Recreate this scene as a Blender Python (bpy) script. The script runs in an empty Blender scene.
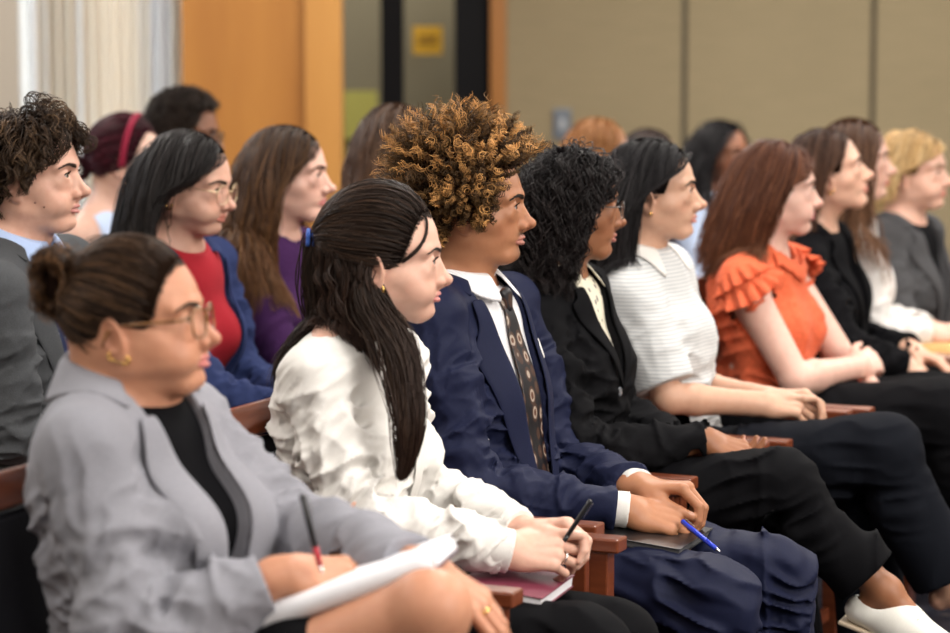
import bpy, math, os, random
import numpy as np
import openvdb as vdb
from mathutils import Vector, Matrix

Q = float(os.environ.get('SCENE_Q', '1'))          # voxel size multiplier for quick looks
ONLY = [s for s in os.environ.get('SCENE_ONLY', '').split(',') if s]
scene = bpy.context.scene
COL = scene.collection
rng = np.random.default_rng(7)
V = lambda *a: np.array(a, dtype=float)
ZUP = V(0, 0, 1)

# ------------------------------------------------------------------ camera model (real camera, 100 mm lens)
FPX = 2640.0
CAMP = V(0, 0, 1.59)
PITCH = math.atan((316.5 - 15.0) / FPX)
CF = V(0, math.cos(PITCH), -math.sin(PITCH)); CU = V(0, math.sin(PITCH), math.cos(PITCH)); CR = V(1, 0, 0)
def ray(px, py):
    return CF + CR * (px - 475.0) / FPX + CU * (316.5 - py) / FPX
def at(px, py, d):
    return CAMP + ray(px, py) * d
def proj(p):
    q = np.asarray(p) - CAMP
    d = q @ CF
    return 475 + FPX * (q @ CR) / d, 316.5 - FPX * (q @ CU) / d
def unit(v):
    v = np.asarray(v, float); return v / max(np.linalg.norm(v), 1e-9)

# ------------------------------------------------------------------ materials
MATS = {}
def new_mat(name, rough=.6, base=(.5, .5, .5), spec=.5, metal=0, sheen=0, alpha=1, trans=0, coat=0):
    m = bpy.data.materials.new(name); m.use_nodes = True
    b = m.node_tree.nodes['Principled BSDF']
    b.inputs['Base Color'].default_value = (*base, 1); b.inputs['Roughness'].default_value = rough
    b.inputs['Specular IOR Level'].default_value = spec; b.inputs['Metallic'].default_value = metal
    b.inputs['Sheen Weight'].default_value = sheen; b.inputs['Transmission Weight'].default_value = trans
    b.inputs['Coat Weight'].default_value = coat; b.inputs['Alpha'].default_value = alpha
    return m, m.node_tree, b
def bump(nt, b, height, strength, dist=.001):
    n = nt.nodes.new('ShaderNodeBump'); n.inputs['Strength'].default_value = strength
    n.inputs['Distance'].default_value = dist
    nt.links.new(height, n.inputs['Height']); nt.links.new(n.outputs['Normal'], b.inputs['Normal'])
def texco(nt, scale=(1, 1, 1), rot=(0, 0, 0)):
    t = nt.nodes.new('ShaderNodeTexCoord'); m = nt.nodes.new('ShaderNodeMapping')
    m.inputs['Scale'].default_value = scale; m.inputs['Rotation'].default_value = rot
    nt.links.new(t.outputs['Object'], m.inputs['Vector']); return m.outputs['Vector']
def noise(nt, vec, scale, detail=3, rough=.5):
    n = nt.nodes.new('ShaderNodeTexNoise'); n.inputs['Scale'].default_value = scale
    n.inputs['Detail'].default_value = detail; n.inputs['Roughness'].default_value = rough
    if vec is not None: nt.links.new(vec, n.inputs['Vector'])
    return n.outputs['Fac']
def ramp(nt, fac, stops):
    r = nt.nodes.new('ShaderNodeValToRGB'); e = r.color_ramp.elements
    e[0].position, e[0].color = stops[0][0], (*stops[0][1], 1)
    e[1].position, e[1].color = stops[1][0], (*stops[1][1], 1)
    for p, c in stops[2:]:
        x = e.new(p); x.color = (*c, 1)
    nt.links.new(fac, r.inputs['Fac']); return r.outputs['Color']
def fabric(name, col, rough=.85, sheen=.15, weave=900, var=.12, spec=.25):
    if name in MATS: return MATS[name]
    sheen = 0 if max(col) < .12 else sheen * .12; spec = (.05 if max(col) < .012 else .12) if max(col) < .06 else .15
    m, nt, b = new_mat(name, rough, col, spec, sheen=sheen)
    v = texco(nt)
    f = noise(nt, v, weave, 2)
    lo = tuple(c * (1 - var) for c in col); hi = tuple(min(1, c * (1 + var)) for c in col)
    nt.links.new(ramp(nt, f, [(.3, lo), (.7, hi)]), b.inputs['Base Color'])
    bump(nt, b, f, .25, .0006)
    MATS[name] = m; return m
def striped(name, c1, c2, scale):
    if name in MATS: return MATS[name]
    m, nt, b = new_mat(name, .85, c1, .2, sheen=.1)
    v = texco(nt)
    w = nt.nodes.new('ShaderNodeTexWave'); w.bands_direction = 'Z'; w.inputs['Scale'].default_value = scale
    w.inputs['Distortion'].default_value = .6; w.inputs['Detail'].default_value = 1
    nt.links.new(v, w.inputs['Vector'])
    nt.links.new(ramp(nt, w.outputs['Fac'], [(.35, c1), (.65, c2)]), b.inputs['Base Color'])
    bump(nt, b, w.outputs['Fac'], .3, .001)
    MATS[name] = m; return m
def skin_mat():
    if 'skin' in MATS: return MATS['skin']
    m, nt, b = new_mat('skin', .48, (.6, .4, .3), .4)
    a = nt.nodes.new('ShaderNodeAttribute'); a.attribute_name = 'Col'
    v = texco(nt)
    f = noise(nt, v, 60, 4, .6)
    mx = nt.nodes.new('ShaderNodeMix'); mx.data_type = 'RGBA'; mx.blend_type = 'MULTIPLY'; mx.inputs[0].default_value = 1
    nt.links.new(a.outputs['Color'], mx.inputs[6])
    nt.links.new(ramp(nt, f, [(.3, (.93, .88, .87)), (.7, (1, 1, 1))]), mx.inputs[7])
    nt.links.new(mx.outputs[2], b.inputs['Base Color'])
    b.inputs['Subsurface Weight'].default_value = .12
    b.inputs['Subsurface Radius'].default_value = (1, .35, .2)
    b.inputs['Subsurface Scale'].default_value = .008
    bump(nt, b, noise(nt, v, 700, 3), .12, .0005)
    MATS['skin'] = m; return m
def hair_mat():
    if 'hair' in MATS: return MATS['hair']
    m, nt, b = new_mat('hair', .5, (.05, .03, .02), .2)
    a = nt.nodes.new('ShaderNodeAttribute'); a.attribute_name = 'Col'
    nt.links.new(a.outputs['Color'], b.inputs['Base Color'])
    MATS['hair'] = m; return m
def wood(name, c1, c2, rough=.3, scale=(3, 3, 40), rot=(0, 0, 0), coat=.2):
    if name in MATS: return MATS[name]
    m, nt, b = new_mat(name, rough, c1, .5, coat=coat)
    v = texco(nt, scale, rot)
    f = noise(nt, v, 2.0, 6, .6)
    nt.links.new(ramp(nt, f, [(.3, c1), (.7, c2)]), b.inputs['Base Color'])
    bump(nt, b, f, .08, .001)
    MATS[name] = m; return m
def plain(name, col, rough=.5, metal=0, spec=.5, **k):
    if name in MATS: return MATS[name]
    m, nt, b = new_mat(name, rough, col, spec, metal, **k)
    f = noise(nt, texco(nt), 300, 2)
    nt.links.new(ramp(nt, f, [(.2, tuple(c * .93 for c in col)), (.8, col)]), b.inputs['Base Color'])
    MATS[name] = m; return m

# ------------------------------------------------------------------ mesh helpers
def mesh_obj(name, verts, faces, mat, parent=None, base=None, cols=None, smooth=True, mats=None, fmat=None):
    verts = np.asarray(verts, dtype=np.float32)
    if base is not None: verts = verts - np.asarray(base, dtype=np.float32)
    me = bpy.data.meshes.new(name)
    if isinstance(faces, np.ndarray):
        n, k = faces.shape
        me.vertices.add(len(verts)); me.vertices.foreach_set('co', verts.ravel())
        me.loops.add(n * k); me.loops.foreach_set('vertex_index', faces.astype(np.int32).ravel())
        me.polygons.add(n); me.polygons.foreach_set('loop_start', np.arange(0, n * k, k, dtype=np.int32))
        me.polygons.foreach_set('loop_total', np.full(n, k, dtype=np.int32))
        me.update(calc_edges=True)
    else:
        me.from_pydata([tuple(v) for v in verts.tolist()], [], [tuple(f) for f in faces])
    me.polygons.foreach_set('use_smooth', np.full(len(me.polygons), smooth))
    if cols is not None:
        a = me.color_attributes.new('Col', 'FLOAT_COLOR', 'POINT')
        c = np.ones((len(verts), 4), dtype=np.float32); c[:, :3] = cols
        a.data.foreach_set('color', c.ravel())
    for m in (mats or [mat]): me.materials.append(m)
    if fmat is not None: me.polygons.foreach_set('material_index', np.asarray(fmat, dtype=np.int32))
    o = bpy.data.objects.new(name, me); COL.objects.link(o)
    if parent is not None:
        o.parent = parent
        if base is not None and getattr(parent, 'type', '') == 'EMPTY': pass
    elif base is not None: o.location = tuple(base)
    return o
def empty(name, loc, label, cat, group=None, rz=0):
    o = bpy.data.objects.new(name, None); COL.objects.link(o); o.location = tuple(loc); o.rotation_euler = (0, 0, rz)
    o.empty_display_size = .1; o['label'] = label; o['category'] = cat
    if group: o['group'] = group
    return o
def tag(o, label, cat, group=None):
    o['label'] = label; o['category'] = cat
    if group: o['group'] = group
    return o

class MB:                                            # collects boxes, tubes, grids into one mesh
    def __init__(s): s.v = []; s.f = []; s.m = []; s.cur = 0
    def add(s, v, f):
        o = len(s.v); s.v += [tuple(x) for x in v]; s.f += [tuple(i + o for i in q) for q in f]; s.m += [s.cur] * len(f)
    def box(s, a, b, R=None, c=None):
        x0, y0, z0 = a; x1, y1, z1 = b
        v = [V(x, y, z) for x in (x0, x1) for y in (y0, y1) for z in (z0, z1)]
        if R is not None: v = [R @ p + c for p in v]
        s.add(v, [(0, 1, 3, 2), (4, 6, 7, 5), (0, 4, 5, 1), (2, 3, 7, 6), (0, 2, 6, 4), (1, 5, 7, 3)])
    def beam(s, p0, p1, w, h, up=ZUP):               # box along p0-p1
        p0 = np.asarray(p0, float); p1 = np.asarray(p1, float); d = unit(p1 - p0); r = unit(np.cross(d, up)); u = np.cross(r, d)
        v = [p + r * i * w / 2 + u * j * h / 2 for p in (p0, p1) for i, j in ((-1, -1), (1, -1), (1, 1), (-1, 1))]
        s.add(v, [(0, 3, 2, 1), (4, 5, 6, 7), (0, 1, 5, 4), (1, 2, 6, 5), (2, 3, 7, 6), (3, 0, 4, 7)])
    def tube(s, pts, r, n=10, cap=True, closed=False):
        pts = [np.asarray(p, float) for p in pts]; K = len(pts)
        rr = r if hasattr(r, '__len__') else [r] * K
        vs = []; pn = None
        for i, p in enumerate(pts):
            if closed: t = unit(pts[(i + 1) % K] - pts[i - 1])
            else: t = unit(pts[min(i + 1, K - 1)] - pts[max(i - 1, 0)])
            if pn is None: pn = unit(np.cross(t, V(.3, .5, .81)))
            pn = unit(pn - t * (pn @ t)); b = np.cross(t, pn)
            for k in range(n):
                a = 2 * math.pi * k / n; vs.append(p + (pn * math.cos(a) + b * math.sin(a)) * rr[i])
        fs = []
        for i in range(K if closed else K - 1):
            j = (i + 1) % K
            for k in range(n): fs.append((i * n + k, i * n + (k + 1) % n, j * n + (k + 1) % n, j * n + k))
        if cap and not closed: fs += [tuple(range(n))[::-1], tuple((K - 1) * n + k for k in range(n))]
        s.add(vs, fs)
    def build(s, name, mat, parent=None, base=None, smooth=False, bevel=0, mats=None, solid=0):
        o = mesh_obj(name, s.v, s.f, mat, parent, base, smooth=smooth, mats=mats, fmat=s.m if mats else None)
        if solid:
            md = o.modifiers.new('s', 'SOLIDIFY'); md.thickness = solid; md.offset = 0
        if bevel:
            md = o.modifiers.new('b', 'BEVEL'); md.width = bevel; md.segments = 2; md.limit_method = 'ANGLE'
        return o

# ------------------------------------------------------------------ noise
_L = rng.random((32, 32, 32))
def vnoise(P):
    Pf = np.floor(P); f = P - Pf; i = Pf.astype(np.int64) & 31; f = f * f * (3 - 2 * f); j = (i + 1) & 31
    x0, y0, z0 = i[..., 0], i[..., 1], i[..., 2]; x1, y1, z1 = j[..., 0], j[..., 1], j[..., 2]
    fx, fy, fz = f[..., 0], f[..., 1], f[..., 2]
    a = _L[x0, y0, z0] * (1 - fx) + _L[x1, y0, z0] * fx; b = _L[x0, y1, z0] * (1 - fx) + _L[x1, y1, z0] * fx
    c = _L[x0, y0, z1] * (1 - fx) + _L[x1, y0, z1] * fx; d = _L[x0, y1, z1] * (1 - fx) + _L[x1, y1, z1] * fx
    return ((a * (1 - fy) + b * fy) * (1 - fz) + (c * (1 - fy) + d * fy) * fz) * 2 - 1

# ------------------------------------------------------------------ signed distance modelling
def frame(fwd, up=ZUP):                              # rows: forward, left, up
    x = unit(fwd); y = unit(np.cross(up, x)); z = np.cross(x, y); return np.array([x, y, z])
class Field:
    def __init__(s): s.p = []; s.disp = []; s.cut = []; s.amp = 0
    def rc(s, a, b, ra, rb, k=.01, op='u'):
        a = np.asarray(a, float); b = np.asarray(b, float); ab = b - a; L2 = max(ab @ ab, 1e-9)
        def f(P):
            q = P - a; h = np.clip(q @ ab / L2, 0, 1); q = q - h[..., None] * ab
            return np.sqrt(np.einsum('...i,...i', q, q)) - (ra + h * (rb - ra))
        r = max(ra, rb); s.p.append((f, op, k, np.minimum(a, b) - r, np.maximum(a, b) + r)); return s
    def chain(s, pts, rs, k=.01):
        for i in range(len(pts) - 1): s.rc(pts[i], pts[i + 1], rs[i], rs[i + 1], k)
        return s
    def el(s, c, r, F=None, k=.01, op='u'):          # ellipsoid, F rows are its axes
        c = np.asarray(c, float); r = np.asarray(r, float); F = np.eye(3) if F is None else np.asarray(F)
        def f(P):
            q = (P - c) @ F.T / r; k0 = np.sqrt(np.einsum('...i,...i', q, q)); q = q / r
            return k0 * (k0 - 1) / np.maximum(np.sqrt(np.einsum('...i,...i', q, q)), 1e-6)
        m = r.max(); s.p.append((f, op, k, c - m, c + m)); return s
    def ec(s, a, b, ra, rb, F, k=.02, op='u'):       # elliptic cone: ra, rb = (depth, width) along F[0], F[1]
        a = np.asarray(a, float); b = np.asarray(b, float); ab = b - a; L2 = ab @ ab
        def f(P):
            q = P - a; h = np.clip(q @ ab / L2, 0, 1); q = q - h[..., None] * ab
            rx = ra[0] + h * (rb[0] - ra[0]); ry = ra[1] + h * (rb[1] - ra[1])
            x, y, z = q @ F[0], q @ F[1], q @ F[2]; rz = (rx + ry) / 2
            k0 = np.sqrt((x / rx) ** 2 + (y / ry) ** 2 + (z / rz) ** 2)
            k1 = np.sqrt((x / rx ** 2) ** 2 + (y / ry ** 2) ** 2 + (z / rz ** 2) ** 2)
            return k0 * (k0 - 1) / np.maximum(k1, 1e-6)
        r = max(max(ra), max(rb)); s.p.append((f, op, k, np.minimum(a, b) - r, np.maximum(a, b) + r)); return s
    def bx(s, c, h, F, r=.003, k=.003, op='u'):
        c = np.asarray(c, float); h = np.asarray(h, float)
        def f(P):
            q = np.abs((P - c) @ F.T) - (h - r)
            return np.sqrt((np.maximum(q, 0) ** 2).sum(-1)) + np.minimum(q.max(-1), 0) - r
        m = np.linalg.norm(h); s.p.append((f, op, k, c - m, c + m)); return s
    def fn(s, f, lo, hi, k=.01, op='u'): s.p.append((f, op, k, np.asarray(lo), np.asarray(hi))); return s
    def combine(s, d, ds, op, k):
        if op == 'u':
            if d is None: return ds
            h = np.maximum(k - np.abs(d - ds), 0) / k; return np.minimum(d, ds) - h * h * k / 4
        h = np.maximum(k - np.abs(d + ds), 0) / k; return np.maximum(d, -ds) + h * h * k / 4
    def ev(s, P, idx=None, full=True):
        d = None
        for i, (f, op, k, lo, hi) in enumerate(s.p):
            if idx is not None and not idx[i]: continue
            if d is None and op == 's': continue
            d = s.combine(d, f(P), op, k)
        if d is None: d = np.full(P.shape[:-1], 1.)
        if full:
            for g in s.disp: d = d + g(P)
            for g in s.cut: d = np.maximum(d, g(P))
        return d
    def grad(s, P, e=.002):
        g = np.stack([s.ev(P + V(*(e if i == j else 0 for j in range(3))), full=False) - s.ev(P - V(*(e if i == j else 0 for j in range(3))), full=False) for i in range(3)], -1)
        return g / np.maximum(np.linalg.norm(g, axis=-1, keepdims=True), 1e-9)
    def push(s, P, off):                             # move points out to at least off
        d = s.ev(P, full=False); m = d < off
        if m.any():
            Q_ = P[m]; g = s.grad(Q_); o = off[m] if hasattr(off, '__len__') else off
            P = P.copy(); P[m] = Q_ + g * (o - d[m])[..., None]
        return P
    def mesh(s, vox):
        vox = vox * Q; B = 20; bs = B * vox
        lo = np.min([p[3] for p in s.p if p[1] == 'u'], 0) - .012; hi = np.max([p[4] for p in s.p if p[1] == 'u'], 0) + .012
        n = np.ceil((hi - lo) / bs).astype(int)
        I = np.stack(np.meshgrid(*[np.arange(k) for k in n], indexing='ij'), -1).reshape(-1, 3)
        C = lo + (I + .5) * bs; hd = bs * .87
        D = np.stack([f(C) for f, *_ in s.p], 1)
        tot = None
        for i, (f, op, k, _, _) in enumerate(s.p):
            if tot is None and op == 's': continue
            tot = s.combine(tot, D[:, i], op, k)
        act = np.abs(tot) < hd * 1.6 + s.amp + .01
        grid = vdb.FloatGrid(3 * vox)
        L = (np.stack(np.meshgrid(*[np.arange(B)] * 3, indexing='ij'), -1)) * vox
        for b in np.nonzero(act)[0]:
            idx = [(D[b, i] < tot[b] + 2.6 * hd + k + .006 + (.06 if f.__name__ == 'loft' else 0)) if op == 'u' else (D[b, i] < 1.5 * hd + k) for i, (f, op, k, _, _) in enumerate(s.p)]
            d = s.ev(L + (lo + I[b] * bs), idx)
            d = np.clip(d, -3 * vox, 3 * vox)
            if d.min() >= 3 * vox: continue
            grid.copyFromArray(d.astype(np.float32), ijk=tuple(int(x) for x in I[b] * B), tolerance=0)
        grid.gridClass = vdb.GridClass.LEVEL_SET
        grid.prune(); grid.signedFloodFill()
        pts, quads = grid.convertToQuads(0.0)
        v = lo + pts.astype(float) * vox
        return v, quads[:, ::-1].astype(np.int32)
    def drop(s, P, off, n=14):                       # snap points onto the surface at offset
        for _ in range(n):
            d = s.ev(P, full=False); P = P - s.grad(P) * (d - off)[..., None] * .9
        return P

def wrinkle(c, axis, R, amp, freq, seed=0, tw=.25, sharp=1.0):
    c = np.asarray(c, float); F = frame(axis, V(.1, .2, 1) if abs(unit(axis)[2]) < .8 else V(1, .3, 0))
    S = V(freq, freq * tw, freq * tw)
    def g(P):
        q = P - c; r2 = (q ** 2).sum(-1); w = np.exp(-r2 / R ** 2)
        out = np.zeros(P.shape[:-1]); m = w > .03
        if m.any():
            x = q[m] @ F.T
            x = x + .02 * vnoise(q[m] * 9 + seed)[..., None]
            n = vnoise(x * S + seed * 7.3)
            n = 1 - (np.abs(n) ** .75) * 2.6 * sharp
            out[m] = -amp * w[m] * n
        return out
    return g

# ------------------------------------------------------------------ strands
def tubes(P, r, sides=3):
    N, T, _ = P.shape
    t = np.gradient(P, axis=1); t /= np.maximum(np.linalg.norm(t, axis=-1, keepdims=True), 1e-9)
    ref = np.array([.31, -.77, .55]); a = np.cross(t, ref); a /= np.maximum(np.linalg.norm(a, axis=-1, keepdims=True), 1e-9); b = np.cross(t, a)
    ang = np.arange(sides) * 2 * np.pi / sides
    v = P[:, :, None, :] + (a[:, :, None, :] * np.cos(ang)[None, None, :, None] + b[:, :, None, :] * np.sin(ang)[None, None, :, None]) * r[:, :, None, None]
    i = np.arange(N * T * sides).reshape(N, T, sides)
    f = np.stack([i[:, :-1], np.roll(i, -1, 2)[:, :-1], np.roll(i, -1, 2)[:, 1:], i[:, 1:]], -1).reshape(-1, 4)
    return v.reshape(-1, 3), f[:, ::-1]
def resample(P, T):
    N, K, _ = P.shape
    seg = np.linalg.norm(np.diff(P, axis=1), axis=-1); s = np.concatenate([np.zeros((N, 1)), np.cumsum(seg, 1)], 1)
    out = np.empty((N, T, 3)); u = np.linspace(0, 1, T)
    for i in range(N):
        for c in range(3): out[i, :, c] = np.interp(u * s[i, -1], s[i], P[i, :, c])
    return out
# ------------------------------------------------------------------ head
_T = np.array([  # z, front, half width, back
    (.1335, .000, .000, -.010), (.131, .020, .018, -.030), (.126, .038, .034, -.047), (.117, .056, .049, -.066), (.102, .072, .061, -.084),
    (.082, .084, .0705, -.096), (.062, .0915, .075, -.1005), (.042, .0955, .0755, -.101), (.030, .0955, .074, -.098), (.018, .0905, .0715, -.092),
    (.000, .0880, .0695, -.082), (-.018, .0900, .0665, -.072), (-.034, .0925, .0625, -.058), (-.050, .0925, .0585, -.040), (-.064, .0875, .0535, -.020),
    (-.076, .0880, .0430, -.004), (-.084, .0820, .0330, .004), (-.090, .0700, .0190, .014), (-.093, .054, .007, .024), (-.0935, .046, .0, .030)])[::-1]
class Head:
    def __init__(s, H, yaw, pitch=0, roll=0, hs=1., jaw=1., cheek=0., nose=1., lips=1., chin=0., brow=1., male=False, fz=.92):
        s.H = np.asarray(H, float); s.s = hs; s.fz = fz; s.nose = nose; s.lips = lips
        cy, sy = math.cos(yaw), math.sin(yaw); cp, sp = math.cos(pitch), math.sin(pitch)
        f = V(cy * cp, sy * cp, sp); F = frame(f)
        c, r = math.cos(roll), math.sin(roll)
        s.F = np.array([F[0], F[1] * c + F[2] * r, -F[1] * r + F[2] * c])
        T = _T.copy(); low = np.clip(-(T[:, 0] - .01) / .08, 0, 1)
        T[:, 2] *= 1 + (jaw - 1) * low; T[:, 2] += cheek * .006 * np.exp(-((T[:, 0] + .045) / .03) ** 2)
        T[:, 1] += chin * .005 * np.exp(-((T[:, 0] + .085) / .015) ** 2)
        T[:, 1] += (.002 if male else -.001) * np.exp(-((T[:, 0] - .033) / .012) ** 2)
        zz = np.linspace(T[0, 0], T[-1, 0], 420); K = np.hanning(27); K /= K.sum(); G = [zz]
        for j in (1, 2, 3):
            a = np.interp(zz, T[:, 0], T[:, j]); b = np.convolve(np.pad(a, 13, mode='edge'), K, 'valid'); e = np.clip(np.minimum(zz - zz[0], zz[-1] - zz) / .012, 0, 1)
            G.append(a * (1 - e) + b * e)
        s.T = np.stack(G, 1); s.male = male; s.cheek = cheek
    def w(s, x, y, z):
        if z < 0: z *= s.fz
        return s.H + s.s * (x * s.F[0] + y * s.F[1] + z * s.F[2])
    def loc(s, P):
        q = (P - s.H) @ s.F.T / s.s; q[..., 2] = np.where(q[..., 2] < 0, q[..., 2] / s.fz, q[..., 2]); return q
    def loft(s, P, grow=0.):
        q = s.loc(P); z = q[..., 2]
        T = s.T; zz = T[:, 0]
        X = np.interp(z, zz, T[:, 1]); W = np.interp(z, zz, T[:, 2]); Bk = np.interp(z, zz, T[:, 3])
        cx = -.008 + .03 * np.clip(-z / .1, 0, 1)
        cx = np.minimum(cx, X - .012); cx = np.maximum(cx, Bk + .001)
        dx = q[..., 0] - cx; a = np.where(dx > 0, X - cx, cx - Bk) + .0005; W = W + .0005
        u, v = np.abs(dx) / a, np.abs(q[..., 1]) / W
        e = 2.25
        rho = (u ** e + v ** e) ** (1 / e)
        g = np.sqrt((u / a) ** 2 + (v / W) ** 2) / np.maximum(rho, 1e-6)
        d = (rho - 1) / np.maximum(g, 8)
        # above the brow the skull is an ellipsoid
        e3 = (q - np.array([-.003, 0, .0350])) / np.array([.0985, .0760, .0985]); k0 = np.sqrt((e3 ** 2).sum(-1)); k1 = np.sqrt(((e3 / np.array([.0985, .0760, .0985])) ** 2).sum(-1))
        de = k0 * (k0 - 1) / np.maximum(k1, 1e-6); m = np.clip((z - .035) / .045, 0, 1); m = m * m * (3 - 2 * m)
        d = d * (1 - m) + de * m
        r4 = np.array([.053, .050, .045]); e4 = (q - np.array([.034, 0, -.046])) / r4; k0 = np.sqrt((e4 ** 2).sum(-1)); k1 = np.sqrt(((e4 / r4) ** 2).sum(-1))
        de = k0 * (k0 - 1) / np.maximum(k1, 1e-6); m = np.clip((-z - .052) / .030, 0, 1); m = m * m * (3 - 2 * m); d = d * (1 - m) + de * m
        return d * s.s - grow
    def add(s, fd, earless=False):
        S = s.s; F = s.F; w = s.w; N = s.nose
        fd.fn(s.loft, s.H - .15 * S, s.H + .15 * S)
        for y in (-1, 1):
            fd.el(w(.030, y * .048, -.012), V(.030, .020, .020) * S, F, .02)           # cheek bone
            if s.cheek > 0: fd.el(w(.055, y * .036, -.040), V(.030, .024, .026) * S * (1 + .1 * s.cheek), F, .02)
            fd.rc(w(.0885, y * .012, .035), w(.070, y * .050, .034), .007 * S, .006 * S, .014 * S)      # brow
            fd.el(w(.099, y * .031, .017), V(.019, .018, .0125) * S, F, .016 * S, 's')                   # socket
            fd.el(w(.0765, y * .0320, .0165), V(.0133, .0135, .0128) * S, F, .004 * S)                  # lids
            fd.rc(w(.0795, y * .022, .001), w(.073, y * .043, .002), .006 * S, .006 * S, .020 * S)
            fd.el(w(.090, y * .0310, .0163), V(.019, .0128, .0050) * S, frame(F[0] + .30 * y * F[1], F[2]), .0012 * S, 's')
        fd.rc(w(.0855, 0, .028), w(.1065 + .004 * (N - 1), 0, -.013), .0065 * S, .0082 * S * N, .010 * S)
        fd.el(w(.1105 + .010 * (N - 1), 0, -.0185), V(.0115, .0105, .0095) * S * N, F, .006 * S)
        fd.rc(w(.111, 0, -.023), w(.094, 0, -.0345), .0052 * S, .006 * S, .005 * S)
        for y in (-1, 1):
            fd.rc(w(.090, y * .006, .010), w(.0925, y * .009, -.020), .0075 * S, .0085 * S, .008 * S)
            fd.el(w(.0970, y * .0120 * N, -.0235), V(.0105, .0072, .0078) * S * N, F, .005 * S)
            fd.rc(w(.1035, y * .0065 * N, -.034), w(.1045, y * .006 * N, -.026), .0030 * S, .0024 * S, .002 * S, 's')
        L = s.lips; s.lipseg = []
        for y in (-1, 1):
            for a, b, ra, rb in (((.0975, y * .001, -.0475), (.0925, y * .011, -.0482), .0036 * L, .0031 * L), ((.0925, y * .011, -.0482), (.0835, y * .0225, -.0532), .0031 * L, .0014),
                                 ((.0955, y * .001, -.0580), (.0910, y * .011, -.0574), .0044 * L, .0036 * L), ((.0910, y * .011, -.0574), (.0830, y * .0215, -.0538), .0036 * L, .0014)):
                fd.rc(w(*a), w(*b), ra * S, rb * S, .0035 * S); s.lipseg.append((w(*a), w(*b), ra * S))
        for y in (-1, 1): fd.rc(w(.1000, 0, -.0529), w(.0862, y * .0225, -.0537), .0020 * S, .0010 * S, .0022 * S, 's')
        fd.el(w(.0735, 0, -.0810), V(.0185, .022, .0160) * S, F, .012 * S)
            
        for y in (-1, 1):
            fd.rc(w(.004, y * .046, -.050), w(.060, y * .022, -.084), .016 * S, .013 * S, .022 * S)
        fd.rc(w(.062, -.02, -.083), w(.062, .02, -.083), .013 * S, .013 * S, .016 * S); fd.el(w(.018, 0, -.070), V(.040, .040, .018) * S, F, .02 * S)
        if earless: return
        for y in (-1, 1):
            E = frame(F[0] * .94 + y * -.0 * F[1] + .0 * F[2], F[2]); n = y * F[1]
            Ef = np.array([unit(F[0] + .45 * n * 1), unit(n - .45 * F[0]), F[2]])
            up = unit(F[2] - .22 * F[0]); Ef = np.array([unit(np.cross(unit(np.cross(up, Ef[0])), up)), unit(np.cross(up, Ef[0])), up])
            fd.el(w(-.012, y * .0755, .004), V(.0185, .0065, .0315) * S, Ef, .006 * S)
            fd.el(w(-.0125, y * .0815, .006), V(.0120, .0060, .0215) * S, Ef, .003 * S, 's')
            fd.rc(w(-.004, y * .076, .006), w(-.012, y * .079, .018), .0032 * S, .0025 * S, .003 * S)
            fd.el(w(-.0045, y * .0735, -.025), V(.0075, .0048, .0085) * S, Ef, .005 * S)
            fd.el(w(.003, y * .0735, -.001), V(.0035, .004, .006) * S, Ef, .004 * S)
    def colors(s, v, skin, lip, stubble=0):
        c = np.tile(np.asarray(skin, float), (len(v), 1))
        q = s.loc(v)
        near = (np.abs(q) < .14).all(-1)
        d = np.full(len(v), 1.)
        vn = v[near]; dn = np.full(len(vn), 1.)
        for a, b, r in s.lipseg:
            ab = b - a; p = vn - a; h = np.clip(p @ ab / (ab @ ab), 0, 1); dn = np.minimum(dn, np.linalg.norm(p - h[:, None] * ab, axis=1) - r)
        d[near] = dn
        m = np.clip(1 - (d - .0002) / .0012, 0, 1)[:, None]
        # natural flush of cheeks, nose and ears
        red = .5 * np.exp(-(((q[:, 0] - .07) / .03) ** 2 + ((np.abs(q[:, 1]) - .045) / .025) ** 2 + ((q[:, 2] + .02) / .022) ** 2))
        red += .6 * np.exp(-(((q[:, 0] - .112) / .012) ** 2 + ((q[:, 2] + .02) / .012) ** 2)) * near
        red += .7 * np.exp(-(((q[:, 0] + .012) / .02) ** 2 + ((np.abs(q[:, 1]) - .08) / .008) ** 2 + (q[:, 2] / .04) ** 2)) * near
        red = np.clip(red, 0, 1)[:, None] * .55
        c = c * (1 - red) + c * np.array([1.02, .80, .78]) * red
        if stubble:
            st = np.exp(-(((q[:, 0] - .098) / .016) ** 2 + ((q[:, 2] + .0405) / .0055) ** 2 + (q[:, 1] / .024) ** 4))
            st += .7 * np.exp(-(((q[:, 0] - .083) / .02) ** 2 + ((q[:, 2] + .080) / .012) ** 2 + (q[:, 1] / .02) ** 2))
            st = np.clip(st, 0, 1)[:, None] * stubble
            c = c * (1 - st) + np.array([.05, .03, .022]) * st
        return c * (1 - m) + np.asarray(lip) * m
    def surf(s, dirs, c0=(-.003, 0, .03)):           # world point where a ray from inside the skull leaves the loft
        o = s.w(*c0); D = dirs @ s.F; lo = np.full(len(D), .02); hi = np.full(len(D), .2)
        for _ in range(22):
            mid = (lo + hi) / 2; d = s.loft(o + D * mid[:, None] * s.s); lo = np.where(d < 0, mid, lo); hi = np.where(d < 0, hi, mid)
        return o + D * lo[:, None] * s.s
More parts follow.
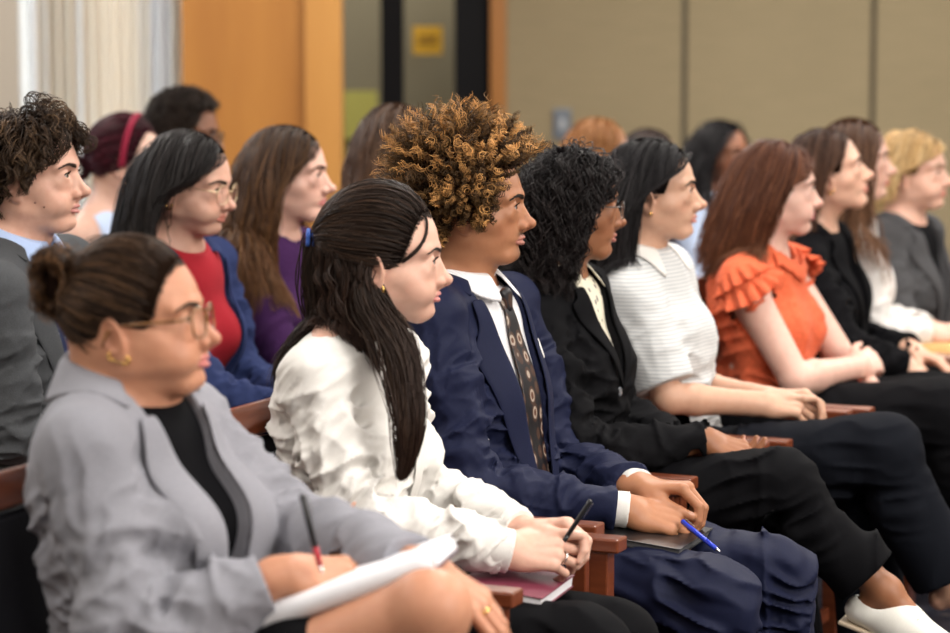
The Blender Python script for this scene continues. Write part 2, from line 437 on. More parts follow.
    def eyes(s, parent, base, iris):
        for y in (-1, 1):
            me, fm = MB(), []
            c = s.w(.0765, y * .0320, .0165); f = unit(s.F[0] * 1.0 + y * .05 * s.F[1]); R = frame(f, s.F[2]); r = .01215 * s.s
            rings = [0, .10, .21, .34, .47, .55, .8, 1.2, 1.7, 2.3, 3.14159]; n = 20; vs = []
            for a in rings:
                rr = r * (1.0 + (.03 if a < .45 else 0))
                for k in range(n):
                    t = 2 * math.pi * k / n; vs.append(c + R.T @ V(math.cos(a), math.sin(a) * math.cos(t), math.sin(a) * math.sin(t)) * rr)
            fs = []
            for i in range(len(rings) - 1):
                for k in range(n):
                    fs.append((i * n + k, i * n + (k + 1) % n, (i + 1) * n + (k + 1) % n, (i + 1) * n + k)); fm.append(0 if i < 2 else (1 if i < 4 else 2))
            mesh_obj('eye', vs, fs, None, parent, base, mats=[plain('pupil', (.004, .004, .004), .08), plain('iris_%s' % iris[0], iris[1], .12), plain('sclera', (.42, .36, .34), .3)], fmat=fm)
    def brows(s, parent, base, col, thick=1., n=150):
        r = np.random.default_rng(5)
        N = n * 2; P = np.zeros((N, 4, 3))
        for i in range(N):
            y = -1 if i % 2 else 1; t = r.random(); j = (r.random() - .5) * (.0062 * (1 - .6 * t)) * thick
            yy = .011 + t * .040; x = .102; z = .0325 + .0065 * math.sin(min(t / .68, 1.0) * 1.5) - .016 * max(0, t - .62) + j
            d = unit(V(-.25, 1, .30 - .75 * t + (r.random() - .5) * .3)); L = .007 + .003 * r.random()
            for k in range(4):
                p = V(x, yy, z) + d * L * k / 3; P[i, k] = s.w(p[0], p[1] * y, p[2])
        return P
    def features(s, fd, parent, base, browcol, thick=1., lash=(.01, .008, .006)):
        P = s.brows(parent, base, browcol, thick)
        sh = P.shape; Q_ = P.reshape(-1, 3)
        for _ in range(10):                                  # bring them back along the face axis onto the skin
            d = fd.ev(Q_, full=False); Q_ = Q_ - s.F[0] * (d - .0009)[:, None] * .8
        P = Q_.reshape(sh)
        v, f = tubes(P, np.broadcast_to(np.array([.0007, .0007, .0006, .0002]) * s.s, sh[:2]) * (1 + .0), 3)
        for k in (0, 1):
            v, f = tubes(P[k::2], np.broadcast_to(np.array([.0006, .0006, .0005, .0002]) * s.s, P[k::2].shape[:2]), 3)
            mesh_obj('eyebrow', v, f, hair_mat(), parent, base, cols=np.tile(np.asarray(browcol), (len(v), 1)))
        K = 26; P = np.zeros((2 * K, 4, 3))
        for y in (0, 1):
            for i in range(K):
                t = i / (K - 1) * 2 - 1; sg = y * 2 - 1
                c = V(.0765, .0320, .0165); a = t * .92
                p0 = c + V(math.cos(a) * .0137, math.sin(a) * .0138, .0056 * math.cos(t * 1.35)); o = V(math.cos(a) * .8, math.sin(a) * .8 + .2, .1)
                for k in range(4):
                    u = k / 3; p = p0 + o * .0055 * u + V(0, 0, .0030 * u * u); P[y * K + i, k] = s.w(p[0], p[1] * sg, p[2])
        for k in (0, 1):
            v, f = tubes(P[k * K:k * K + K], np.broadcast_to(np.array([.0011, .0010, .0007, .0002]) * s.s, (K, 4)), 3)
            mesh_obj('eyelash', v, f, hair_mat(), parent, base, cols=np.tile(np.asarray(lash), (len(v), 1)))

# ------------------------------------------------------------------ hand
def hand(fd, W, D, N, side, fore, s=1., curl=(.4, .5, .55, .6), thumb=(.5, .4, .3), spread=.06, thumb_out=.75, taper=1.):
    """wrist W, D along the palm to the knuckles, N back of the hand, side +1 left / -1 right"""
    D = unit(D); N = unit(N - D * (N @ D)); Y = np.cross(N, D) * 1.0       # towards little finger for left
    T = -Y if side > 0 else Y                                             # towards the thumb
    T = unit(T); s = s
    w = lambda x, y, z: W + s * (x * D + y * T + z * N)
    info = {'nails': [], 'tips': [], 'knuckles': []}
    Fm = np.array([D, T, N])
    fd.rc(fore, W, .027 * s, .0245 * s, .012)
    fd.ec(w(-.02, 0, 0), w(.018, .002, 0), (.019 * s, .0255 * s), (.0155 * s, .029 * s), np.array([N, T, D]), .02)
    fd.ec(w(.015, .002, 0), w(.072, .000, .001), (.0150 * s, .031 * s), (.0115 * s, .0385 * s), np.array([N, T, D]), .012)
    fd.el(w(.030, .026, -.008), V(.028, .014, .014) * s, Fm, .014)        # thenar
    fd.el(w(.035, -.024, -.007), V(.032, .012, .012) * s, Fm, .012)
    base = [(.086, .029, .0), (.090, .0095, .002), (.086, -.0105, .001), (.078, -.0285, -.002)]
    Ls = [(.042, .025, .020), (.046, .029, .021), (.042, .027, .020), (.034, .020, .018)]
    rs = [(.0100, .0088, .0080, .0062), (.0102, .0090, .0081, .0063), (.0096, .0085, .0077, .0060), (.0088, .0076, .0068, .0054)]
    for i in range(4):
        c = curl[i]; c = (c, c * 1.15, c * .7) if not hasattr(c, '__len__') else c
        sp = spread * (1.5 - i) * (1 if True else 0)
        b = w(*base[i]); fd.rc(w(.030, base[i][1] * .6, .002), b, .008 * s, rs[i][0] * s * taper, .008)
        fd.el(b + N * .0015 * s, V(.0108, .0095, .0095) * s, Fm, .006)
        p = b; a = 0; r0 = rs[i][0] * taper
        dir0 = unit(D * math.cos(sp) + T * math.sin(sp))
        for j in range(3):
            a += c[j]; d = dir0 * math.cos(a) - N * math.sin(a); q = p + d * Ls[i][j] * s
            fd.rc(p, q, rs[i][j] * s * taper, rs[i][j + 1] * s * taper, .0022)
            if j == 2:
                up = dir0 * math.sin(a) + N * math.cos(a)
                info['nails'].append((q + up * rs[i][3] * s * .95 - d * .002 * s, d, up)); info['tips'].append(q)
            p = q
    m = w(.018, .024, -.008); ta, tb, tc = thumb
    d0 = unit(D * math.cos(thumb_out) + T * math.sin(thumb_out) - N * ta)
    p1 = m + d0 * .042 * s; d1 = unit(d0 + (-T * .35 + D * .3) * tb * 2); p2 = p1 + d1 * .033 * s
    d2 = unit(d1 + (-T * .4 + D * .2) * tc * 2); p3 = p2 + d2 * .025 * s
    fd.rc(m, p1, .0150 * s, .0120 * s, .010); fd.rc(p1, p2, .0118 * s, .0100 * s, .003); fd.rc(p2, p3, .0100 * s, .0078 * s, .003)
    up = unit(np.cross(np.cross(d2, N), d2) + T * .6)
    info['nails'].append((p3 + up * .0072 * s - d2 * .002 * s, d2, up)); info['tips'].append(p3)
    info['w'] = w
    return info

# ------------------------------------------------------------------ hair
HAIRLINE = np.array([(-.12, -.055), (-.05, -.05), (-.030, -.015), (-.018, .036), (.006, .034), (.014, .008), (.030, .005), (.037, .020), (.046, .044), (.055, .068), (.065, .086), (.12, .092)])
def scalp_roots(hd, n, line=HAIRLINE, seed=1, front=0., lo=None, band=None):
    r = np.random.default_rng(seed); out = []
    while sum(map(len, out)) < n:
        d = r.normal(size=(n * 3, 3)); d /= np.linalg.norm(d, axis=1, keepdims=True)
        P = hd.surf(d); q = hd.loc(P)
        zl = np.interp(q[:, 0] + front, line[:, 0], line[:, 1]) + (r.random(len(q)) - .5) * .006
        if lo is not None: zl = np.maximum(zl, lo)
        ok = q[:, 2] > zl
        if band: ok &= (q[:, 2] < zl + band) & (q[:, 0] > -.02)
        out.append(P[ok])
    return np.concatenate(out)[:n]
def clumpify(P, k, amt, seed=2):
    r = np.random.default_rng(seed); N = len(P); g = r.choice(N, k, replace=False)
    R = P[:, 0]; idx = np.empty(N, int)
    for a in range(0, N, 500):
        idx[a:a + 500] = ((R[a:a + 500, None] - R[g][None]) ** 2).sum(-1).argmin(1)
    t = np.linspace(0, 1, P.shape[1])[None, :, None] ** .8 * amt
    tgt = P[g][idx]
    return P * (1 - t) + tgt * t, idx
def coil(P, rad, turns, seed=3, idx=None, ramp_=.15, jit=.3):
    r = np.random.default_rng(seed); N, T, _ = P.shape
    t = np.gradient(P, axis=1); t /= np.maximum(np.linalg.norm(t, axis=-1, keepdims=True), 1e-9)
    ref = np.array([.2, .9, .35]); a = np.cross(t, ref); a /= np.maximum(np.linalg.norm(a, axis=-1, keepdims=True), 1e-9); b = np.cross(t, a)
    ng = N if idx is None else N
    ph = r.random(ng) * 6.28; tn = turns * (1 + jit * (r.random(ng) * 2 - 1)); sg = np.where(r.random(ng) < .5, -1, 1); rd = rad * (1 + jit * (r.random(ng) * 2 - 1))
    if idx is not None:
        ph = ph[idx] + r.random(N) * .7; tn = tn[idx]; sg = sg[idx]; rd = rd[idx] * (1 + .25 * r.random(N))
    u = np.linspace(0, 1, T)[None]; w = np.clip(u / ramp_, 0, 1)
    an = ph[:, None] + sg[:, None] * tn[:, None] * 6.283 * u
    return P + (a * np.cos(an)[..., None] + b * np.sin(an)[..., None]) * (rd[:, None] * w)[..., None]
def fall(hd, fds, R, D0, step, T, g=.25, lift=(.004, .016), body_off=.006, keep=.0, xlim=None, seed=4, lens=None, wind=V(0, 0, 0), outward=0., rough=.0):
    r = np.random.default_rng(seed); N = len(R); P = np.zeros((N, T, 3)); P[:, 0] = R; d = D0 / np.maximum(np.linalg.norm(D0, axis=1, keepdims=True), 1e-9)
    off = lift[0] + (lift[1] - lift[0]) * r.random(N) ** 1.2; boff = body_off * (.4 + r.random(N) * 1.6)
    steps = step * (np.ones(N) if lens is None else lens)
    for i in range(1, T):
        d = d + (V(0, 0, -g) + wind) + r.normal(size=(N, 3)) * rough; d /= np.linalg.norm(d, axis=1, keepdims=True)
        q = P[:, i - 1] + d * steps[:, None]
        ramp_ = min(1, i / 4)
        dl = hd.loft(q); m = dl < off * ramp_
        if m.any():
            e = .003; Q_ = q[m]
            G = np.stack([hd.loft(Q_ + V(*(e * (i_ == j) for j in range(3)))) - hd.loft(Q_ - V(*(e * (i_ == j) for j in range(3)))) for i_ in range(3)], -1)
            G /= np.maximum(np.linalg.norm(G, axis=1, keepdims=True), 1e-9)
            q[m] = Q_ + G * np.clip(off[m] * ramp_ - dl[m], 0, .02)[:, None]
        if xlim is not None:
            L = hd.loc(q); lim = xlim(L, r.random(N) if i < 0 else off); ex = np.maximum(L[:, 0] - lim, 0); q = q - hd.F[0] * (ex * hd.s)[:, None]
        for fd in fds: q = fd.push(q, boff)
        dd = q - P[:, i - 1]; l = np.linalg.norm(dd, axis=1, keepdims=True); dd /= np.maximum(l, 1e-9)
        P[:, i] = P[:, i - 1] + dd * steps[:, None]; d = dd * (1 - keep) + d * keep
    return P
def toward(hd, R, tgt, T, lift=.010, c0=(-.003, 0, .03), seed=4, bulge=0.):
    """combed over the skull from the roots to a gathering point tgt (local)"""
    r = np.random.default_rng(seed); o = hd.w(*c0); a = R - o; ra = np.linalg.norm(a, axis=1, keepdims=True); a /= ra
    tw = hd.w(*tgt) + r.normal(size=(len(R), 3)) * .005; b = tw - o; rb = np.linalg.norm(b, axis=1, keepdims=True); b /= rb
    om = np.arccos(np.clip((a * b).sum(1), -.999, .999))[:, None]; P = []
    lf = (.3 + .7 * r.random(len(R)))[:, None] * lift
    for i in range(T):
        u = i / (T - 1); d = (np.sin((1 - u) * om) * a + np.sin(u * om) * b) / np.sin(om)
        loc = d @ hd.F.T; S = hd.surf(loc, c0); rr = np.linalg.norm(S - o, axis=1, keepdims=True)
        ramp_ = min(1, u * 5 + .12)
        rad = rr + lf * ramp_ + bulge * math.sin(u * math.pi)
        if u > .75: k = (u - .75) / .25; rad = rad * (1 - k) + (rb * k + rad * (1 - k)) * k if False else rad * (1 - k * k) + rb * k * k
        P.append(o + d * rad)
    return np.stack(P, 1)
def under_mat():
    if 'under' in MATS: return MATS['under']
    m, nt, b = new_mat('dense_hair', 1, (.02, .01, .01), 0); a = nt.nodes.new('ShaderNodeAttribute'); a.attribute_name = 'Col'; nt.links.new(a.outputs['Color'], b.inputs['Base Color'])
    MATS['under'] = m; return m
HAIR_DUP = [1]
class Hair:
    def __init__(s): s.v = []; s.f = []; s.c = []; s.n = 0; s.m = []
    def add_mesh(s, v, f, c):
        s.m.append(np.ones(len(f), int))
        s.v.append(v); s.f.append(f + s.n); s.c.append(np.broadcast_to(np.asarray(c, float), v.shape)); s.n += len(v)
    def add(s, P, r, base, tip=None, var=.3, tip_pow=1.5, seed=9, highlight=None, hi_frac=0., sides=3, taper=.35, idx=None, mul=None, dup=None):
        g = np.random.default_rng(seed)
        if True:
            k = HAIR_DUP[0] if dup is None else dup; P = np.repeat(P, k, 0); w_ = np.linspace(.3, 1, P.shape[1])[None, :, None] * .0016; P = P + g.normal(size=(len(P), 1, 3)) * w_ + .0012 * np.sin(np.linspace(0, 7, P.shape[1])[None, :, None] + g.random((len(P), 1, 3)) * 6.3) * w_ / .0016; idx = None if idx is None else np.repeat(idx, k); mul = None if mul is None else np.repeat(mul, k)
        N, T, _ = P.shape; r = r * (.64 if k == 2 else .88)
        u = np.linspace(0, 1, T); rr = r * (1 - (1 - taper) * np.clip((u - .5) / .5, 0, 1) ** 2)
        rad = np.broadcast_to(rr, (N, T)) * (.75 + .5 * g.random(N))[:, None]
        v, f = tubes(P, rad, sides)
        base = np.asarray(base, float); tip = base if tip is None else np.asarray(tip, float)
        m = g.random(N) if idx is None else (g.random(N)[np.minimum(idx, N - 1)] * .7 + g.random(N) * .3)
        c = base[None, None] + (tip - base)[None, None] * (u ** tip_pow)[None, :, None] * np.ones((N, 1, 1))
        if highlight is not None:
            k = (m < hi_frac)[:, None, None] * (.35 + .65 * u[None, :, None]); c = c * (1 - k) + np.asarray(highlight) * k
        m2 = g.random(N)
        if mul is not None: c = c * mul[:, None, None]
        c = c * (1 + var * (m2 * 2 - 1))[:, None, None]
        c = np.repeat(c[:, :, None, :], sides, 2).reshape(-1, 3)
        s.v.append(v); s.f.append(f + s.n); s.c.append(c); s.n += len(v); s.m.append(np.zeros(len(f), int))
    def cap(s, hd, col, grow=.003, line=HAIRLINE, front=0., vox=.003):
        fd = Field(); fd.fn(lambda P: hd.loft(P) - grow, hd.H - .15, hd.H + .17)
        def cut(P):
            q = hd.loc(P); return (np.interp(q[..., 0] + front, line[:, 0], line[:, 1]) + .009 - q[..., 2]) * .6
        fd.cut.append(cut); v, f = fd.mesh(vox); s.add_mesh(v, f, np.asarray(col) * .6)
    def build(s, parent, base, name='hair'):
        return mesh_obj(name, np.concatenate(s.v), np.concatenate(s.f), None, parent, base, cols=np.clip(np.concatenate(s.c), 0, 1), mats=[hair_mat(), under_mat()], fmat=np.concatenate(s.m))
# ------------------------------------------------------------------ a seated person
PHI = math.radians(-24)
class Person:
    def __init__(s, key, px, py, S, label, skin, yaw=0., pitch=0., roll=0., hs=1., tyaw=-24, male=False, face={}, shw=.165, build=1., lean=0., hip=-.05, neck=.145, nfw=-.035, joints={}, lip=None, iris=('brown', (.05, .022, .010)), group=None, vox=.0019, hips_w=1., nr=.047):
        s.key = key; s.skin = np.asarray(skin); s.lip = np.asarray(lip if lip is not None else s.skin * np.array([.85, .50, .50])); s.iris = iris; s.vox = vox
        s.H = at(px, py, FPX / S); s.male = male; s.b = build; s.label = label; s.group = group
        s.t = math.radians(tyaw); s.n = V(math.cos(s.t), math.sin(s.t), 0); s.l = V(-math.sin(s.t), math.cos(s.t), 0)
        s.head = Head(s.H, math.radians(yaw), math.radians(pitch), math.radians(roll), hs, male=male, **face)
        H = s.H; n, l = s.n, s.l
        s.NB = H + n * (nfw * 1.0 + .0) - ZUP * neck * hs              # base of the neck
        s.PEL = V(H[0], H[1], 0) + n * hip + ZUP * .555
        s.NB = s.NB + n * lean * 0
        s.UP = unit(s.NB - s.PEL); s.FW = unit(n - s.UP * (n @ s.UP)); s.F = np.array([s.FW, l, s.UP])
        s.shw = shw; j = {}
        for side, k in ((-1, 'r'), (1, 'l')):
            j['sh' + k] = s.NB + l * side * shw - s.UP * .070 - s.FW * .005
        for k in ('shr', 'shl'):
            if k in joints: j[k] = s.J(*joints[k])
        for side, k in ((-1, 'r'), (1, 'l')):
            j['el' + k] = s.J(*joints['el' + k]) if 'el' + k in joints else j['sh' + k] - ZUP * .27 + n * .06 + l * side * .03
            j['wr' + k] = s.J(*joints['wr' + k]) if 'wr' + k in joints else j['el' + k] + n * .22 - l * side * .12 - ZUP * .03
            j['hip' + k] = s.PEL + l * side * .085 * hips_w - ZUP * .02
            j['kn' + k] = s.J(*joints['kn' + k]) if 'kn' + k in joints else j['hip' + k] + n * .44 + l * side * .03 + ZUP * .0
            j['an' + k] = s.J(*joints['an' + k]) if 'an' + k in joints else V(*j['kn' + k][:2], .10) + n * -.02
        s.j = j
        s.base = V(s.PEL[0], s.PEL[1], 0); s.nr = nr
        if os.environ.get('SCENE_DIAG'):
            L = lambda a, b: round(float(np.linalg.norm(j[a] - j[b])), 3)
            print('DIAG', key, 'H', s.H.round(3), 'neck-pel', round(float(np.linalg.norm(s.NB - s.PEL)), 3), 'R arm', L('shr', 'elr'), L('elr', 'wrr'), 'L arm', L('shl', 'ell'), L('ell', 'wrl'), 'thigh', L('hipr', 'knr'), L('hipl', 'knl'), 'shin', L('knr', 'anr'), L('knl', 'anl'))
            for q in ('shr', 'shl', 'elr', 'ell', 'wrr', 'wrl', 'knr', 'knl', 'anr', 'anl'): print('   ', q, [int(x) for x in proj(j[q])], 'z', round(float(j[q][2]), 2))
        s.root = empty('person', s.base, label, 'person', group)
        s.hands = []; s.fields = {}
    def J(s, px, py, lat):                         # the joint seen at (px, py), lat metres left of the body's middle plane
        r = ray(px, py); t = ((s.H + s.l * lat - CAMP) @ s.l) / (r @ s.l); return CAMP + r * t
    def P(s, f, l, u, o=None):                     # torso frame point relative to neck base
        return (s.NB if o is None else o) + f * s.FW + l * s.l + u * s.UP
    # ---- body
    def hand(s, side, **k):
        s.hands.append((side, k))
    def skin_body(s, legs=False, arms=1., feet=False, bust=0):
        fd = Field(); h = s.head; h.add(fd); j = s.j; b = s.b; nr = s.nr * (1.12 if s.male else 1)
        a = h.w(-.022, 0, -.030); m = a * .5 + s.NB * .5 + s.FW * .006
        fd.rc(a, m, nr * 1.04, nr, .045); fd.rc(m, s.NB - s.UP * .02, nr, nr * 1.18, .03)
        fd.rc(h.w(-.05, 0, .0), s.NB - s.FW * .01, nr * .8, nr, .03)
        for k in 'rl':
            sg = -1 if k == 'r' else 1                        # sternomastoid, trapezius
            fd.rc(h.w(-.022, sg * .036, -.030), s.P(.035, sg * .018, -.015), .009, .010, .03)
            fd.rc(s.NB + s.UP * .005 - s.FW * .02 + s.l * sg * .02, j['sh' + k] + s.UP * .008, .036, .034 * b, .035)
            fd.rc(j['sh' + k], j['el' + k], .043 * b * arms, .034 * b * arms, .02)
            f3 = j['el' + k] * .72 + j['wr' + k] * .28
            fd.rc(j['el' + k], f3, .034 * b * arms, .036 * b * arms, .015); fd.rc(f3, j['wr' + k], .036 * b * arms, .0235 * (1.08 if s.male else 1), .01)
        fd.ec(s.P(.0, 0, -.10), s.P(.005, 0, -.28), (.075 * b, .135 * b), (.072 * b, .120 * b), s.F, .06)
        fd.ec(s.P(.0, 0, -.28), s.PEL, (.072 * b, .120 * b), (.08 * b, .14 * b), s.F, .06)
        if legs or feet:
            for k in 'rl':
                if legs: fd.rc(j['hip' + k], j['kn' + k], .068 * b, .050 * b, .02); fd.el(j['kn' + k] + s.n * .012 + ZUP * .004, V(.050, .050, .052) * b, s.F, .02)
                c = j['kn' + k] * .65 + j['an' + k] * .35 - s.n * .012
                fd.rc(j['kn' + k], c, .046, .046, .02); fd.rc(c, j['an' + k], .044, .030, .02)
                if feet:
                    d = feet[k] if isinstance(feet, dict) else unit(s.n * .9 - ZUP * .35)
                    uv = unit(ZUP - d * (ZUP @ d)); fd.rc(j['an' + k], j['an' + k] + d * .115 - uv * .052, .031, .021, .02); fd.rc(j['an' + k], j['an' + k] - d * .035 - ZUP * .035, .030, .026, .015)
        s.hi = []
        for side, k in s.hands:
            kk = 'l' if side > 0 else 'r'; W = j['wr' + kk]
            s.hi.append(hand(fd, W, k['D'], k['N'], side, j['el' + kk] * .25 + W * .75, k.get('sc', 1.05 if s.male else .95), **{q: v for q, v in k.items() if q not in ('D', 'N', 'sc')}))
        s.fields['skin'] = fd; return fd
    def finish_body(s, stubble=0, nail=None, brow=(.02, .013, .01), thick=1., knee=0, eyes=True):
        fd = s.fields['skin']; v, f = fd.mesh(s.vox)
        c = s.head.colors(v, s.skin, s.lip, stubble)
        nail = np.asarray(nail if nail is not None else s.skin * np.array([1.12, 1.0, 1.0]) + .03)
        for inf in s.hi:
            for p, d, up in inf['nails']:
                q = v - p; a = q @ d; u = q @ up; w = q @ np.cross(d, up)
                m = np.clip(1.25 - ((a / .0062) ** 2 + (w / .0048) ** 2), 0, 1) * (u > -.004) * (np.abs(u) < .006); m = np.clip(m * 3, 0, 1)[:, None]; c = c * (1 - m) + nail * m
        s.body = mesh_obj('body', v, f, skin_mat(), s.root, s.base, cols=np.clip(c, 0, 1))
        if eyes:
            s.head.eyes(s.root, s.base, s.iris); s.head.features(fd, s.root, s.base, brow, thick)
    # ---- clothes
    def torso_field(s, g, wide=1., bust=0., bottom=None, sleeves=('wr', 1.), sl=None, loose=0., neck_r=.0, shpad=.0, belly=0., kshape=.05):
        """g: cloth offset from the body"""
        fd = Field(); b = s.b; j = s.j; F = s.F
        fd.ec(s.P(.004, 0, -.105), s.P(.012, 0, -.24), ((.092 * b + g), (.142 * b * wide + g)), (.093 * b + g + loose, (.136 * b * wide + g)), F, kshape)
        fd.ec(s.P(.012, 0, -.24), s.P(.012, 0, -.40), (.093 * b + g + loose, .136 * b * wide + g), (.088 * b + g + loose + belly, .128 * b * wide + g + loose), F, kshape)
        fd.ec(s.P(.012, 0, -.40), s.PEL + s.FW * .005, (.088 * b + g + loose + belly, .128 * b * wide + g + loose), (.100 * b + g + loose * .8, .155 * b * wide + g + loose * .6), F, kshape)
        if bust:
            for y in (-1, 1): fd.el(s.P(.058 * b, y * .066 * b, -.215), V(.056 + bust + g, .062 + g, .064 + g), F, .05)
        for k in 'rl':
            sg = -1 if k == 'r' else 1
            fd.rc(s.P(-.014, sg * .045, -.036), j['sh' + k] + s.UP * (.000 + shpad), .034 + g + neck_r, .042 * b + g, .045)
            fd.rc(s.P(-.045, sg * .05, -.10), s.P(-.03, sg * .09, -.16), .055 * b + g, .05 * b + g, .05)
        fd.rc(s.P(.0, 0, -.07), s.P(.0, 0, -.10), .050 + g, .070 + g, .04)
        fd.disp.append(lambda P: .0022 * vnoise(P * 16 + 3.7)); fd.amp = .003
        return fd
    def sleeve(s, fd, k, g, r0=.052, r1=.043, r2=.030, upto=1., k0=.03, elbow=None):
        j = s.j; S, E, W = j['sh' + k], j['el' + k], j['wr' + k]; b = s.b
        if upto <= 1.:                                       # short sleeve
            T = S + (E - S) * upto; fd.rc(S, T, r0 * b + g, r1 * b + g, k0); s_end = (T, unit(E - S))
        else:
            fd.rc(S, E, r0 * .92 * b + g, r1 * b + g, k0); u = upto - 1; T = E + (W - E) * u
            M = E * .6 + W * .4; fd.rc(E, M, r1 * b + g, (r1 * .93) * b + g, .012); fd.rc(M, T, (r1 * .93) * b + g, r2 + g, .012); s_end = (T, unit(W - E))
        return s_end
    def cutoff(s, fd, end, rad=.09, amax=.12):                         # flat end of a sleeve or a trouser leg
        T, d = end; T = np.asarray(T, float)
        def g(P):
            q = P - T; a = q @ d; r = np.linalg.norm(q - a[..., None] * d, axis=-1)
            return np.where((r < rad) & (a < amax) & (a > -.05), a, -1.)
        fd.cut.append(g)
    def sleeve_folds(s, fd, k, amp=.006, seed=0, freq=55):
        S, E, W = s.j['sh' + k], s.j['el' + k], s.j['wr' + k]; d1, d2 = unit(E - S), unit(W - E)
        fd.disp.append(wrinkle(E, unit(d1 + d2), .085, amp * 2.4, freq, seed + 1, .3))
        fd.disp.append(wrinkle(S * .45 + E * .55, unit(d1 + .5 * V(.3, .2, .4)), .11, amp * 1.6, freq * .7, seed + 2, .3))
        fd.disp.append(wrinkle(E * .5 + W * .5, unit(d2 + .4 * V(.1, -.3, .5)), .10, amp * 1.5, freq * .8, seed + 3, .35))
        fd.disp.append(wrinkle(S * .8 + E * .2 - s.UP * .03, unit(d1 + .8 * s.FW), .08, amp * 1.6, freq * .7, seed + 4, .3)); fd.amp = max(fd.amp, amp * 2.5)
        for a_, b_, d_, q in ((S, E, d1, 5), (E, W, d2, 6)):
            for t in (.3, .75):
                ax = unit(d_ + (.7 if q == 5 else -.6) * unit(np.cross(d_, s.l)) + .3 * s.l * (1 if t < .5 else -1)); fd.disp.append(wrinkle(a_ * (1 - t) + b_ * t, ax, .085, amp * .75, freq * 1.7, seed + q + t * 9, .22))
    def torso_folds(s, fd, amp=.005, seed=0, freq=40):
        fd.disp.append(wrinkle(s.P(.05, -.10, -.36), unit(s.UP + .5 * s.FW), .15, amp * 1.8, freq, seed + 11, .3))
        fd.disp.append(wrinkle(s.P(.05, .04, -.42), s.UP, .15, amp * 1.8, freq * .9, seed + 12, .3))
        fd.disp.append(wrinkle(s.P(.03, -.13, -.16), unit(s.FW + .4 * s.UP), .10, amp * 1.6, freq, seed + 13, .2))
        fd.disp.append(wrinkle(s.P(-.07, -.08, -.25), unit(s.UP - .3 * s.FW), .13, amp * 1.8, freq * .8, seed + 14, .25)); fd.amp = max(fd.amp, amp * 2)
    def cloth(s, name, fd, mat, vox, key=None, cols=None):
        v, f = fd.mesh(vox); s.fields[key or name] = fd
        return mesh_obj(name, v, f, mat, s.root, s.base)
    def trousers(s, mat, vox=.0055, g=.012, r=(.090, .064, .056, .052), name='trousers', hem={}, folds=.005, flare=0., seed=3, wide=1., upto={}):
        fd = Field(); j = s.j; b = s.b
        fd.ec(s.PEL + s.UP * .06, s.PEL - s.UP * .02, (.095 * b + g, .150 * b * wide + g), (.105 * b + g, .170 * b * wide + g), s.F, .05)
        for k in 'rl':
            hp, kn, an = j['hip' + k], j['kn' + k], j['an' + k]
            fd.rc(hp, kn, r[0] * b + g, r[1] * b + g, .05); c = kn * .6 + an * .4 - s.n * .01
            fd.rc(kn, c, r[1] * b + g, r[2] * b + g, .02); u = upto.get(k, .93)
            fd.rc(c, kn + (an - kn) * u, r[2] * b + g, r[3] + g + flare, .02)
            d = unit(an - kn); s.cutoff(fd, (kn + (an - kn) * u, d), .12)
            td = unit(kn - hp)
            fd.disp.append(wrinkle(hp * .75 + kn * .25 + ZUP * .05, unit(td + .3 * ZUP), .14, folds * 1.8, 38, seed + ord(k), .25))
            fd.disp.append(wrinkle(kn - ZUP * .05 - td * .05, unit(td * .4 - d), .12, folds * 2.2, 42, seed + 5 + ord(k), .25))
            fd.disp.append(wrinkle(kn * .5 + an * .5, unit(s.n + .5 * s.l), .20, folds * 1.6, 22, seed + 9 + ord(k), .15))
        fd.amp = folds * 2.6
        return s.cloth(name, fd, mat, vox, 'trousers')
    # ---- patches laid on a garment
    def patch(s, name, key, A, B, mat, off=.004, thick=.003, nu=5, march=None, res=14, snap=True, drop_n=10):
        """cloth strip between the torso-frame polylines A and B, laid on the garment 'key'"""
        A = np.array([s.P(*p) for p in A]); B = np.array([s.P(*p) for p in B]); A = resample(A[None], res)[0]; B = resample(B[None], res)[0]
        fd = s.fields[key]; u = np.linspace(0, 1, nu)[None, :, None]
        G = A[:, None] * (1 - u) + B[:, None] * u; sh = G.shape; Pn = G.reshape(-1, 3)
        full = lambda P: fd.ev(P, full=False)
        if march is not None:
            m = np.asarray(march)
            dirv = m / np.linalg.norm(m); Pn = Pn + dirv * .25; active = np.ones(len(Pn), bool)
            for _ in range(60):
                d = full(Pn) - off; Pn = Pn - dirv * (np.clip(d, -.02, .02) * .8)[:, None]
        elif snap: Pn = fd.drop(Pn, off, drop_n)
        G = Pn.reshape(sh); return s.grid_mesh(name, G, mat, thick)
    def grid_mesh(s, name, G, mat, thick, closed=False, smooth=True):
        a, b = G.shape[:2]; i = np.arange(a * b).reshape(a, b)
        f = np.stack([i[:-1, :-1], i[1:, :-1], i[1:, 1:], i[:-1, 1:]], -1).reshape(-1, 4)
        if closed:
            f = np.concatenate([f, np.stack([i[-1, :-1], i[0, :-1], i[0, 1:], i[-1, 1:]], -1).reshape(-1, 4)])
        o = mesh_obj(name, G.reshape(-1, 3), f, mat, s.root, s.base, smooth=smooth)
        md = o.modifiers.new('t', 'SOLIDIFY'); md.thickness = thick; md.offset = 0
        md = o.modifiers.new('ss', 'SUBSURF'); md.levels = 1; md.render_levels = 1
        return o
